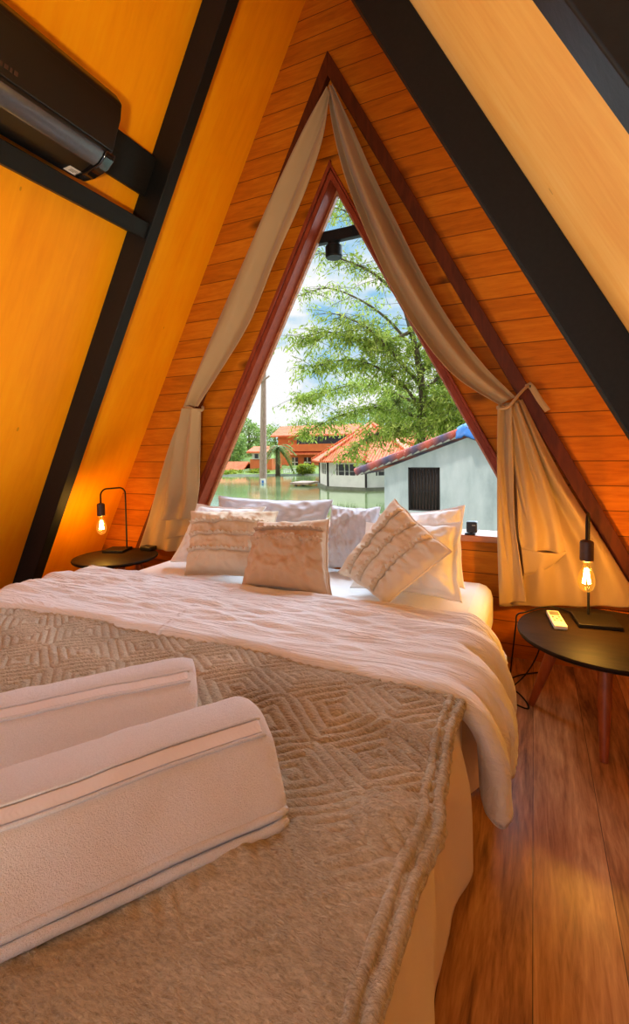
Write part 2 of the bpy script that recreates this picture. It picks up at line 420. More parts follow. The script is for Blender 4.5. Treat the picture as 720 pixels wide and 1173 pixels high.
# ------------------------------------------------------------------ rafters
HH = .165; TW = .07
def rafter(side, Y, label, z0=.02, z1=3.75):
    n = nL if side < 0 else nR
    a = slope(side, z0, .001); c = slope(side, z1, .001)
    q = [a, c, c+n*HH, a+n*HH]
    b = MB(); b.prism([Vector((p.x, Y, p.z)) for p in q], (0, TW, 0))
    o = b.build('rafter', M['beam'], None, bevel=.004); tag(o, label, 'beam', 'black rafters under the roof slopes'); return o
rafter(-1, 2.03, 'long black rafter on the left slope, running down behind the bed beside the lamp')
rafter(1, 1.97, 'black rafter on the right slope nearest to the gable wall and window')
rafter(1, .66, 'black rafter at the top right corner, grey-lit and nearest to the viewer')
def beam(z_lo, z_hi, h, y0, y1, label):
    a = slope(-1, z_lo, .001); c = slope(-1, z_hi, .001)
    q = [a, c, c+nL*h, a+nL*h]
    b = MB(); b.prism([Vector((p.x, y0, p.z)) for p in q], (0, y1-y0, 0))
    return tag(b.build('cross_beam', M['beam'], None, bevel=.004), label, 'beam')
beam(2.38, 2.455, .15, .5, 2.028, 'black horizontal beam below the air conditioner on the left slope')
beam(2.56, 2.74, .05, .5, 2.028, 'flat black mounting board behind the air conditioner, ending at the left rafter')

# ------------------------------------------------------------------ air conditioner on the left slope
ac = thing('air_conditioner', 'black wall-mounted air conditioner at the upper left with a white sticker', 'air conditioner', (slope(-1, 2.6, .05).x, 1.2, 2.6))
up = Vector((K, 0, 1)).normalized()        # up the slope
ori = slope(-1, 2.50, .052)
def A(u, h): return ori+up*u+nL*h          # u up the slope, h out from it
ya0, ya1 = .62, 1.60
prof = [(-.03, 0), (.34, 0), (.345, .16), (.32, .205), (.26, .225), (.10, .235), (.075, .215), (.0, .14), (-.035, .08)]
b = MB(); b.prism([Vector((A(u, h).x, ya0, A(u, h).z)) for u, h in prof], (0, ya1-ya0, 0)); b.build('body', M['blackmatt'], ac, bevel=.012)
prof = [(.30, .214), (.255, .232), (.125, .243), (.12, .236), (.25, .226)]
b = MB(); b.prism([Vector((A(u, h).x, ya0+.01, A(u, h).z)) for u, h in prof], (0, ya1-ya0-.02, 0)); b.build('front_panel', M['blackmatt'], ac, bevel=.003)
prof = [(.108, .246), (.085, .243), (.055, .229), (.034, .206), (.036, .19), (.05, .2), (.09, .225)]
b = MB(); b.prism([Vector((A(u, h).x, ya0+.02, A(u, h).z)) for u, h in prof], (0, ya1-ya0-.07, 0)); b.build('louvre', M['louvre'], ac, bevel=.003)
prof = [(.118, .247), (.088, .248), (.048, .23), (-.004, .166), (-.036, .10), (-.02, .09), (.06, .19)]
b = MB(); b.prism([Vector((A(u, h).x, ya1-.045, A(u, h).z)) for u, h in prof], (0, .052, 0)); b.build('end_cap', M['blackgloss'], ac, bevel=.006)
pu = (A(-.035, .08)-A(.0, .14)); p0 = A(.0, .14)
dirn = pu.normalized(); on = Vector((0, 1, 0)).cross(dirn).normalized()
if on.z > 0: on = -on
b = MB(); s0 = p0+dirn*.012+on*.0012; q = [s0, s0+dirn*.045]
b.prism([Vector((q[0].x, 1.50, q[0].z)), Vector((q[1].x, 1.50, q[1].z)), Vector((q[1].x, 1.60, q[1].z)), Vector((q[0].x, 1.60, q[0].z))], on*.001)
st = b.build('sticker', M['sticker'], ac); st['label'] = 'white rating sticker'
b = MB()
for i, (y0_, y1_, d0) in enumerate(((1.515, 1.55, .012), (1.515, 1.56, .02), (1.515, 1.54, .028), (1.57, 1.585, .014), (1.572, 1.585, .026))):
    s1 = s0+dirn*d0+on*.0012; s2 = s1+dirn*.004
    b.prism([Vector((s1.x, y0_, s1.z)), Vector((s2.x, y0_, s2.z)), Vector((s2.x, y1_, s2.z)), Vector((s1.x, y1_, s1.z))], on*.0005)
b.build('print', M['grey'], st)

mk = MB()
for k, (y0_, y1_) in enumerate(((1.07, 1.085), (1.092, 1.10), (1.107, 1.12), (1.127, 1.135), (1.142, 1.155))):
    s1, s2 = A(.150, .2424), A(.164, .2412)
    mk.prism([Vector((s1.x, y0_, s1.z)), Vector((s2.x, y0_, s2.z)), Vector((s2.x, y1_, s2.z)), Vector((s1.x, y1_, s1.z))], nL*.0012)
lm = mk.build('logo_mark', M['socket'], ac); lm['label'] = 'faint bronze lettering mark'

# ================================================================== THE BED
BX0, BX1, BY0, BY1 = -2.22, -.19, .12, 2.66
bed = thing('bed', 'wide double bed with a white fitted sheet, its head against the window wall', 'bed', ((BX0+BX1)/2, 1.5, 0))
b = MB(); b.box((BX0+.06, BY0, .0), (BX1-.06, BY1-.03, .16)); b.build('bed_base', M['batten'], bed, bevel=.01)
b = MB(); b.box((BX0, BY0, .161), (BX1, BY1, .425)); b.build('mattress', M['sheet'], bed, bevel=.07)
ZT = .43
def drape(s, xr, r, zt):
    """profile over the right-hand edge: s<0 on top; returns x, z, nx, nz"""
    if s < 0: return xr+s, zt, 0, 1
    L = r*PI/2
    if s < L:
        a = s/r; return xr+r*math.sin(a), zt-r+r*math.cos(a), math.sin(a), math.cos(a)
    return xr+r+(s-L)*.06, zt-r-(s-L), 1, .06
# duvet: one sheet from the foot to the pillows, hanging over both sides
XM = -1.2
def duvet_fn(xr, r, zt, s0, s1, y0, y1, amp, side_amp, seed, endthick=0):
    def fn(u, v):
        y = y0+(y1-y0)*v
        s = s0+(s1-s0)*u
        x, z, nx, nzv = drape(s, xr, r, zt)
        h = 0
        hang = max(0, s)
        h += 1.4*amp*(nz(x*2.0+seed, y*9, s*1.5)+.6*nz(x*5+seed, y*20, 3+s)+.35*nz(x*9, y*44+x*4, seed))
        if hang > 0:
            k = sstep(0, .2, hang)
            h = h*(1-k*.5)+k*side_amp*(math.sin(y*17+seed+2.0*nz(y*3, s*3))*.6+nz(y*7, s*2.4, seed))
        else:
            k = sstep(-.35, 0, s); h += k*amp*1.2*nz(y*14+seed, x*3)
        return Vector((x+nx*h, y, z+nzv*h))
    return fn
duvet = thing('duvet', 'off-white duvet spread over the bed and hanging down its right side, under the beige blanket', 'duvet', (XM, 1.2, .45))
R_ = .07
b = MB(); f = duvet_fn(-.245, R_, .448, -1.0, .36, .1, 1.93, .006, .030, 1.3)
b.grid(f, 110, 150)
def mirror(fn, c):
    def g(u, v):
        p = fn(1-u, v); return Vector((2*c-p.x, p.y, p.z))
    return g
b.grid(mirror(duvet_fn(-.245, R_, .448, -1.0, .36, .1, 1.93, .006, .030, 1.3), -1.225), 110, 150)
b.build('cover', M['skirt'], duvet, smooth=True, solid=.012)
# turned-down top of the duvet, thicker, with a rolled front edge and a long hanging corner
def fold_fn(right):
    xr, r = (-.235, .10)
    def fn(u, v):
        s = -1.0+(1.0+.36)*u
        # v 0..1: front edge underside -> rolled front -> top -> head edge
        hang = max(0, s)
        yf = 1.335-.05*sstep(-.55, .0, s)+.012*nz(s*3, 5.1)-.04*sstep(.0, .3, hang)+.03*nz(s*7, 1.7)
        yb = 1.94-.02*sstep(-.1, .15, s)+.012*nz(s*6, 9)
        th = .05
        if v < .1:
            y = yf+.10*(.1-v)/.1; zt = .452
        elif v < .24:
            a = (v-.1)/.14*PI; y = yf+th/2-(th*.6)*math.sin(a)-th/2+.0; zt = .452+th/2-th/2*math.cos(a)
        else:
            t = (v-.24)/.76; y = yf+(yb-yf)*t
            zt = .452+th+.012*math.sin(PI*min(1, t*1.3))-.045*sstep(.86, 1, t)
        x, z, nx, nzv = drape(s, xr, r, zt)
        h = 0
        if v > .2:
            t = (v-.24)/.76
            w = math.sin(PI*min(max(t, 0), 1))**.5
            h += w*(.013*nz(x*2.1+3, y*8)+.026*(.35-abs(nz(x*1.1+7, y*13+x*2.5)))+.020*(.3-abs(nz(x*1.9, y*27-x*3)))+.009*(.3-abs(nz(x*4, y*52+x*6))))
            if hang > 0:
                k = sstep(0, .15, hang); h += k*w*(.016*math.sin(y*26+3*s+1.5)+.02*nz(y*9, s*3, 4)+.01*nz(y*24, s*5))
        if hang > 0: h += .075*sstep(.03, .24, hang)*sstep(.02, .26, v)*(1-.75*max(0, (v-.24)/.76))
        # hanging hem rises towards the pillows
        p = Vector((x+nx*h, y, z+nzv*h))
        if hang > .05:
            lim = .23+.12*sstep(1.3, 1.95, y)
            p.z = max(p.z, lim+.01*math.sin(y*30))
        return p
    return fn
b = MB(); b.grid(fold_fn(True), 120, 100); b.grid(mirror(fold_fn(True), -1.225), 120, 100)
fo = b.build('turned_down_fold', M['duvet'], duvet, smooth=True, solid=.01); fo['label'] = 'wrinkled turned-down top of the duvet'

# blanket
def zig(x, y):
    P_ = .30
    a = abs(((x/P_) % 1)-.5)*2; c = abs(((y/(P_*.8)) % 1)-.5)*2
    d = (a+c)*.5
    w = math.sin(d*2*PI*7.0)
    return .5+.5*w
BLX0, BLX1, BLY0, BLY1 = -2.30, -.158, .1, 1.30
def blanket_fn(u, v):
    x = BLX0+(BLX1-BLX0)*u; y = BLY0+(BLY1-.055*sstep(.7, 1, u)-BLY0)*v
    fade = sstep(.5, .95, y)*.7+.3
    s = x+.235
    z = .474-max(0, s)**2*2.0
    if x < -2.2: z -= (x+2.2)**2*3
    wr = .011*nz(x*2.4, y*5.5, 2)+.016*(.3-abs(nz(x*2.2+y*1.5, y*6.5, 8)))*sstep(-1.5, -.5, x)+.010*(.3-abs(nz(x*3.5+y*4, y*11, 3)))*sstep(-1.2, -.3, x)
    wr += .016*sstep(.25, .0, abs((y-1.13)-.10*(x+.6)))*sstep(-.9, -.3, x)*(.6+.4*nz(x*6, y*6))
    wr += .034*math.exp(-((x+.24)/.07)**2-((y-.80)/.05)**2)+.012*math.exp(-((x+.62)/.2)**2-((y-.6)/.06)**2)
    z += wr+.0068*fade*zig(x+.01*nz(x*5, y*5), y+.012*nz(x*4, y*4, 5))
    edge = .012*nz(y*5, 3)+.022*math.exp(-((y-.80)/.06)**2)
    return Vector((x+edge*sstep(-.5, BLX1, x), y+.012*nz(x*4, 6.3)*sstep(1.1, BLY1, y), z))
bl = thing('blanket', 'beige fleece blanket with embossed diamonds laid over the foot end of the bed', 'blanket', (XM, .7, .47))
b = MB(); b.grid(blanket_fn, 460, 270); b.build('fleece', M['fleece'], bl, smooth=True, solid=.014)
# double-rolled hem along the right side and the top edge
b = MB()
for off, rr in ((-.012, .011), (-.036, .010)):
    pts = []
    for i in range(90):
        v = i/89; p = blanket_fn(1+off/2.1, v); pts.append(p+Vector((0, 0, .004)))
    b.tube(pts, [rr*(1+.25*nz(i*.35, off*100)) for i in range(90)], 9)
b.build('side_hem', M['fleece'], bl, smooth=True)
b = MB()
pts = [blanket_fn(i/139, 1-.004)+Vector((0, 0, .002)) for i in range(140)]
b.tube(pts, [.0085*(1+.2*nz(i*.4, 7)) for i in range(140)], 8); b.build('top_hem', M['fleece'], bl, smooth=True)

# ------------------------------------------------------------------ towels (folded, loaf-shaped, seam layers at the front foot)
def towel(base, d, length, label, wd=.30, ht=.135, seed=0):
    d = Vector((d[0], d[1], 0)).normalized(); c = Vector((-d.y, d.x, 0))     # c points away from the viewer
    if c.y < 0: c = -c
    t = thing('folded_towel', label, 'towel', base, 'folded bath towels on the bed')
    prof = [(.00, .003), (-.006, .02), (.0, .040), (.03, .062), (.08, .098), (.125, ht-.009), (.15, ht), (.19, ht+.002), (wd-.035, ht-.006), (wd-.008, ht-.03), (wd, .05), (wd-.004, .012), (wd-.03, .003), (.15, .002)]
    pv = [Vector((a, h, 0)) for a, h in prof]
    n = 80; nl = 70
    ring = [interp(pv+[pv[0]], i/n) for i in range(n)]
    def pt(a, h, s):
        base_v = Vector(base)
        k = math.sin(min(1, s/.03)*PI/2) if s < .03 else 1
        hh = h*(.93+.07*k); aa = .15+(a-.15)*(.95+.05*k)
        w = .0045*nz(s*7+seed, a*9, h*14)+.002*nz(s*22+seed, a*25, h*25)
        hh *= 1-.06*sstep(.15, .5, s)+.03*nz(s*4, seed)
        return base_v+d*(s-.028*h/ht)+c*(aa+w*(-.7 if a < .15 else .5)+.006*nz(s*3, seed+4))+Vector((0, 0, max(.001, hh+w*.9)))
    b = MB(); vs_ = []; fs = []
    for j in range(nl+1):
        s = length*j/nl
        vs_ += [pt(r.x, r.y, s) for r in ring]
    for j in range(nl):
        for i in range(n):
            i2 = (i+1) % n; fs.append((j*n+i, j*n+i2, (j+1)*n+i2, (j+1)*n+i))
    # rounded end caps
    for (j, sgn) in ((0, -1), (nl, 1)):
        cen = Vector((0, 0, 0))
        for i in range(n): cen += vs_[j*n+i]
        cen /= n; o = len(vs_); m_ = 4
        rows = []
        for q in range(1, m_):
            f_ = q/m_; rows.append(len(vs_))
            vs_ += [vs_[j*n+i].lerp(cen, f_)+d*sgn*.012*math.sin(f_*PI/2) for i in range(n)]
        rows = [j*n]+rows
        for q in range(len(rows)-1):
            for i in range(n):
                i2 = (i+1) % n; fs.append((rows[q]+i, rows[q]+i2, rows[q+1]+i2, rows[q+1]+i))
        vs_.append(cen+d*sgn*.012); ci = len(vs_)-1
        for i in range(n): fs.append((rows[-1]+i, rows[-1]+(i+1) % n, ci))
    b.add(vs_, fs); o = b.build('fold', M['towel'], t, smooth=True)
    bm = bmesh.new(); bm.from_mesh(o.data); bmesh.ops.recalc_face_normals(bm, faces=bm.faces); bm.to_mesh(o.data); bm.free()
    # lower folded layers showing along the front foot
    for k, (hz, ext, rr) in enumerate(((.010, -.012, .009), (.027, -.006, .007))):
        b = MB(); pts = [pt(ext, hz, max(0.0, length*i/50))+Vector((0, 0, .0)) for i in range(51)]
        b.tube(pts, [rr*(1+.12*nz(i*.3, seed+k)) for i in range(51)], 10); b.build('layer', M['towel'], t, smooth=True)
    # woven band along the upper front
    def ph(a): return .098+(a-.08)/.045*(ht-.009-.098)
    off = Vector((0, 0, .003))-c*.002
    b = MB()
    def band(u, v):
        a = .104+.026*v
        q_ = .0007*math.sin((u*length*2*PI/.009)+abs(v-.5)*14)
        return pt(a, ph(a), .02+(length-.04)*u)+off*(1+q_*260*.5)
    b.grid(band, 300, 10); b.build('woven_band', M['dobby'], t, smooth=True, solid=.002)
    b = MB()
    for a in (.099, .135):
        b.tube([pt(a, ph(a), .015+(length-.03)*i/60)+off for i in range(61)], .0034, 6)
    b.build('band_edge', M['towel'], t, smooth=True)
    return t
ZB = .484
towel((-.40, .715, ZB), (-.577, -.816), .56, 'white folded towel in front, nearest to the viewer, with rolled layers along its lower edge', wd=.275, ht=.125, seed=1)
towel((-.69, .825, ZB), (-.68, -.733), .50, 'white folded towel behind the nearest towel, partly hidden by it', ht=.118, wd=.25, seed=9)

# ------------------------------------------------------------------ pillows
def pillow(name, label, bl_, br_, tl_, tr_, T, mat, seams=(), flange=0, wr=.012, seed=0, cat='pillow', group=None, pinch=.085, seam_mat=None, pocket=None, p=.42):
    bl_, br_, tl_, tr_ = (Vector(q) for q in (bl_, br_, tl_, tr_))
    cen = (bl_+br_+tl_+tr_)/4
    ux = ((br_-bl_)+(tr_-tl_)).normalized(); uy = ((tl_-bl_)+(tr_-br_)).normalized(); nn = ux.cross(uy).normalized()   # points to viewer
    if nn.y > 0: nn = -nn
    root = thing(name, label, cat, cen, group)
    N = 56
    f_in = 1-flange
    def shape(u, v):
        # bilinear with inward-pulled edges
        uu = u*(1-pinch*(1-v*v)*abs(u)+.03*nz(v*3, seed, u)*abs(u)); vv = v*(1-pinch*(1-u*u)*abs(v)+.03*nz(u*3, seed+7, v)*abs(v))
        a, c = (uu+1)/2, (vv+1)/2
        return bl_*(1-a)*(1-c)+br_*a*(1-c)+tl_*(1-a)*c+tr_*a*c
    def thick(u, v):
        a = max(0, 1-(abs(u)/f_in)**2.4); c = max(0, 1-(abs(v)/f_in)**2.4)
        return (a*c)**p
    def disp(u, v, side):
        t = thick(u, v); e = .006*(1 if flange else .6)
        h = T/2*t+e
        if side > 0:
            rad = math.hypot(u, v)
            h += wr*t*(nz(u*2.2+seed, v*3.2, seed)+2.6*(.35-abs(nz(u*3.0+seed, v*2.2+u*1.5, 2)))+1.5*(.3-abs(nz(u*6+v*2, v*4.5, seed)))+.3*nz(u*14, v*14))
            h += wr*.8*sstep(.5, 1, rad)*t*math.sin(math.atan2(v, u)*22+seed)*.6
            for sv in seams:
                dlt = v-sv
                h += -.013*math.exp(-(dlt/.03)**2)+.006*math.exp(-((dlt-.07)/.04)**2)*(1+.7*math.sin(u*46+seed*3+3*nz(u*4, sv)))
                h += .004*math.exp(-((abs(dlt)-.14)/.09)**2)*math.sin(u*30+nz(u*3, sv)*5)
        return h
    b = MB()
    for side in (1, -1):
        def fn(a, c, side=side):
            u, v = a*2-1, c*2-1
            return shape(u, v)+nn*side*disp(u, v, side)
        if side > 0: b.grid(fn, N, N)
        else: b.grid(lambda a, c: fn(1-a, c), N, N)
    # close the rim
    rim = []
    for i in range(N): rim.append((i/N*2-1, -1))
    for i in range(N): rim.append((1, i/N*2-1))
    for i in range(N): rim.append((1-i/N*2, 1))
    for i in range(N): rim.append((-1, 1-i/N*2))
    vs_ = []; n = len(rim)
    for sd in (1, -1): vs_ += [shape(u, v)+nn*sd*disp(u, v, sd) for u, v in rim]
    b.add(vs_, [(i, n+i, n+(i+1) % n, (i+1) % n) for i in range(n)])
    o = b.build('cover', mat, root, smooth=True)
    bm = bmesh.new(); bm.from_mesh(o.data); bmesh.ops.remove_doubles(bm, verts=bm.verts, dist=1e-4); bmesh.ops.recalc_face_normals(bm, faces=bm.faces); bm.to_mesh(o.data); bm.free()
    for sv in seams:
        b = MB()
        def rf(a, c, sv=sv):
            u = a*1.9-.95; v = sv+.012+c*.055
            return shape(u, v)+nn*(disp(u, v, 1)+.003+.010*c*(1+.8*math.sin(u*60+seed)))
        b.grid(rf, 150, 3); b.build('ruffle', seam_mat or mat, root, smooth=True, solid=.002)
    # piped edge
    if not flange:
        b = MB(); pts = [shape(u, v) for u, v in rim]; pts.append(pts[0]); b.tube(pts, .0045, 6, False); b.build('piping', mat, root, smooth=True)
    if pocket is not None:
        b = MB()
        def pf(a, c):
            u = a*1.96-.98; v = -.98+c*(pocket+.98)
            return shape(u, v)+nn*(disp(u, v, 1)+.008+.010*sstep(.85, 1, c)*(1+.6*nz(u*14, 4))+.003*sstep(.3, 1, c)*math.sin(u*34+3*nz(u*5, c)))
        b.grid(pf, 60, 40); b.build('pocket', mat, root, smooth=True, solid=.004)
        b = MB(); pts = []
        for i in range(120):
            u = -.97+1.94*i/119; q = shape(u, pocket); pts.append(q+nn*(disp(u, pocket, 1)+.019)+uy*.008*math.sin(i*.9+2*nz(i*.2, 1)))
        b.tube(pts, .009, 6); b.build('frill', mat, root, smooth=True)
    return root
def row(x0, x1, yb, yt, z0, z1, lift=0): return ((x0, yb, z0), (x1, yb, z0+lift), (x0, yt, z1), (x1, yt, z1+lift))
# against the glass
pillow('pillow', 'pale lavender-grey pillow leaning against the window glass on the left', *row(-1.93, -1.10, 2.52, 2.63, .45, .83), .14, M['greypillow'], wr=.016, seed=3, group='white and grey sleeping pillows')
pillow('pillow', 'pale grey pillow against the glass behind the gap between the two front cushions', *row(-1.10, -.80, 2.50, 2.62, .45, .80), .14, M['greypillow'], wr=.014, seed=8, group='white and grey sleeping pillows')
# white shams
pillow('pillow', 'white flanged sham at the far left, half hidden by the ruffled beige cushion', (-2.04, 2.27, .455), (-1.52, 2.27, .455), (-1.96, 2.44, .80), (-1.45, 2.44, .80), .15, M['sham'], flange=.10, seed=5, group='white and grey sleeping pillows')
pillow('pillow', 'rear white sham at the right, its corner standing above the sham in front of it', (-.78, 2.36, .455), (-.30, 2.36, .455), (-.785, 2.56, .77), (-.325, 2.57, .835), .15, M['sham'], flange=.08, seed=6, group='white and grey sleeping pillows')
pillow('pillow', 'front white sham at the right with a wide flange, behind the tilted cushion', (-.82, 2.17, .455), (-.285, 2.15, .455), (-.80, 2.37, .75), (-.31, 2.37, .78), .15, M['sham'], flange=.11, seed=7, group='white and grey sleeping pillows')
# decorative cushions
pillow('cushion', 'beige ruffled cushion at the left with several rows of frills', (-1.70, 2.0, .475), (-1.22, 2.10, .475), (-1.82, 2.21, .785), (-1.29, 2.30, .795), .19, M['linen'], seams=(-.42, .05, .45), seed=1, cat='cushion', group='decorative cushions')
pillow('cushion', 'tan cushion in the middle with a pleated pocket across its front', (-1.285, 1.925, .472), (-.815, 1.93, .468), (-1.295, 2.095, .77), (-.90, 2.105, .80), .18, M['tan'], seams=(.62,), seed=2, cat='cushion', group='decorative cushions', pocket=.36)
c0 = [onY(442, 697, 1.93), onY(517, 632, 2.02), onY(388, 655, 2.03), onY(452, 572, 2.17)]
c0[0].z += .02
pillow('cushion', 'ecru ruffled cushion at the right standing tilted on one corner', c0[0], c0[1], c0[2], c0[3], .165, M['linen2'], seams=(-.5, .02, .5), seed=4, cat='cushion', group='decorative cushions', pinch=.05)

# ================================================================== CURTAINS
cur_y = 2.655
def sheet(name, L, R, folds, amp, parent, Y=cur_y, nu=64, nv=70, seed=0, pinch=None, hem=0, mat='curtain'):
    """L,R: lists of pixel-independent world points (edges from top to bottom)"""
    def fn(u, v):
        p = interp(L, v).lerp(interp(R, v), u)
        a = amp*(pinch(v) if pinch else 1)
        w = math.sin(u*folds*2*PI+seed+1.5*nz(v*2, seed))+.5*nz(u*5, v*4, seed)
        p = p+Vector((0, -a*(1+w)*.5-.004, 0))
        if hem and v > 1-hem: p.y -= .003
        return p
    b = MB(); b.grid(fn, nu, nv); return b.build(name, M[mat], parent, smooth=True, solid=.003)
G = lambda L, Y=cur_y: [onY(x, y, Y) for x, y in L]
cl = thing('curtain', 'left champagne curtain tied back beside the triangular window', 'curtain', (-2.2, cur_y, .45), 'curtains on the gable wall')
sheet('upper_drape', G([(377, 104), (352, 152), (316, 228), (283, 300), (252, 370), (225, 435), (214, 467)]), G([(381, 112), (372, 165), (348, 235), (320, 300), (290, 372), (252, 435), (231, 466)]), 1.25, .045, cl, seed=.6)
sheet('lower_drape', G([(213, 468), (200, 500), (186, 545), (172, 595), (162, 628)], 2.675), G([(231, 468), (231, 521), (228, 562), (222, 600), (215, 632)], 2.65), 3.0, .028, cl, seed=2.1, pinch=lambda v: .5+.5*v)
sheet('folded_front', G([(213, 468), (206, 500), (199, 540), (193, 575), (189, 596)], 2.60), G([(230.5, 468), (230.5, 521), (228.5, 555), (225, 580), (223, 593)], 2.60), 1.6, .04, cl, Y=2.61, seed=1.1, hem=.02)
sheet('folded_hem', G([(196, 560), (192, 590), (190, 617)], 2.645), G([(229, 560), (225, 590), (219, 611)], 2.63), 1.4, .02, cl, seed=.3)
def tie(pts, r, parent, name='tieback'):
    b = MB(); b.tube(pts, r, 8); return b.build(name, M['curtain'], parent, smooth=True)
q = [onY(213, 470, 2.63), onY(214, 466, 2.60), onY(222, 469, 2.585), onY(231, 470, 2.60), onY(232, 466, 2.63)]
tie([interp(q, i/20) for i in range(21)], .009, cl)
b = MB()
p0, p1 = onY(213, 470, 2.655), onY(200, 515, 2.66)
b.grid(lambda u, v: p0.lerp(p1, v)+Vector((-.014+.028*u, -.004+.004*math.sin(v*9), 0)), 3, 20); b.build('strap_end', M['curtain'], cl, smooth=True, solid=.003)

cr = thing('curtain', 'right champagne curtain tied back, its lower part glowing beside the lamp', 'curtain', (.1, cur_y, .3), 'curtains on the gable wall')
sheet('upper_drape', G([(377, 106), (384, 150), (398, 205), (419, 262), (445, 320), (478, 378), (520, 430), (572, 464)]), G([(381, 98), (403, 145), (430, 205), (458, 262), (486, 318), (518, 372), (555, 420), (590, 455)]), 1.5, .075, cr, seed=2.6, nu=80, nv=90, pinch=lambda v: .35+1.0*math.sin(PI*min(1, v*1.02))*.9)
# back layer that fills the space under the batten
sheet('lower_drape', G([(571, 464), (571, 540), (571, 620), (572, 693)], 2.672), G([(598, 458), (640, 540), (690, 620), (736, 694)], 2.675), 3.6, .06, cr, seed=.4, nu=90, pinch=lambda v: .4+.8*math.sin(PI*v))
# front column and the folded-over flap
sheet('front_column', G([(570, 465), (569.5, 540), (570, 620), (572, 691)], 2.625), G([(586, 464), (588, 530), (590, 600), (603, 688)], 2.62), 1.1, .03, cr, seed=1.0)
sheet('folded_flap', G([(580, 465), (589, 520), (592, 570), (594, 612), (597, 628)], 2.615), G([(592, 460), (612, 510), (632, 565), (644, 610), (648, 632)], 2.63), 1.9, .035, cr, seed=4.1, pinch=lambda v: .5+.6*v)
q0 = [onY(597, 628, 2.60), onY(618, 632, 2.585), onY(638, 634, 2.59), onY(648, 631, 2.605)]
q1 = [onY(600, 660, 2.63), onY(614, 656, 2.625), onY(632, 648, 2.62), onY(647, 634, 2.61)]
b = MB(); b.grid(lambda u, v: interp(q0, u).lerp(interp(q1, u), v)+Vector((0, .006*math.sin(u*11), 0)), 30, 8); b.build('turned_hem', M['curtain'], cr, smooth=True, solid=.003)
q = [onY(570, 466, 2.64), onY(571, 468, 2.60), onY(582, 466, 2.575), onY(594, 452, 2.60), onY(605, 441, 2.67)]
tie([interp(q, i/24) for i in range(25)], .0075, cr)
q = [onY(604, 441, 2.668), onY(610, 447, 2.662), onY(618, 460, 2.665), onY(627, 472, 2.67)]
b = MB(); b.grid(lambda u, v: interp(q, v)+Vector((-.013+.026*u, -.003*math.sin(v*6), .013*u)), 3, 24); b.build('strap_end', M['curtain'], cr, smooth=True, solid=.004)
for (x, y), lb in (((607, 441), 'small brass hook holding the right curtain strap on the batten'), ((659, 571), 'small empty hook on the lower part of the right batten')):
    p = onY(x, y, 2.68); b = MB()
    b.tube([p+Vector((0, .008, 0)), p+Vector((0, -.012, 0)), p+Vector((0, -.02, -.006)), p+Vector((0, -.02, -.014)), p+Vector((0, -.012, -.02)), p+Vector((0, -.005, -.016))], .0035, 8)
    tag(b.build('hook', M['black'], None, smooth=True), lb, 'hook')

# ================================================================== BEDSIDE TABLES, LAMPS, SMALL THINGS
def side_table(cx, cy, zt, r, rot, label):
    t = thing('side_table', label, 'table', (cx, cy, 0), 'round bedside tables')
    b = MB(); b.lathe([(0, zt-.022), (r-.012, zt-.022), (r-.003, zt-.016), (r, zt-.008), (r-.003, zt-.001), (r-.008, zt), (0, zt)], 72, (cx, cy, 0)); b.build('tabletop', M['tabletop'], t, smooth=True, auto=.5)
    for k in range(4):
        a = rot+k*PI/2; d = Vector((math.cos(a), math.sin(a), 0)); b = MB()
        p1 = Vector((cx, cy, zt-.0225))+d*r*.50; p2 = Vector((cx, cy, .0))+d*r*.84
        b.tube([p1, p1.lerp(p2, .5), p1.lerp(p2, .97), p2+Vector((0, 0, .001))], [.026, .022, .0145, .013], 16); b.build('leg', M['tableleg'], t, smooth=True, auto=.7)
        b = MB(); b.lathe([(0, zt-.0265), (.036, zt-.0265), (.036, zt-.0221), (0, zt-.0221)], 20, (p1.x, p1.y, 0)); b.build('leg_plate', M['black'], t, smooth=True, auto=.5)
    return t
TZ = .37
side_table(.27, 2.22, TZ, .335, math.radians(172), 'dark round bedside table with splayed wooden legs at the right of the bed')
LZ = .43
side_table(-2.585, 2.345, LZ, .275, math.radians(35), 'dark round bedside table at the left of the bed, below the sloping wall')

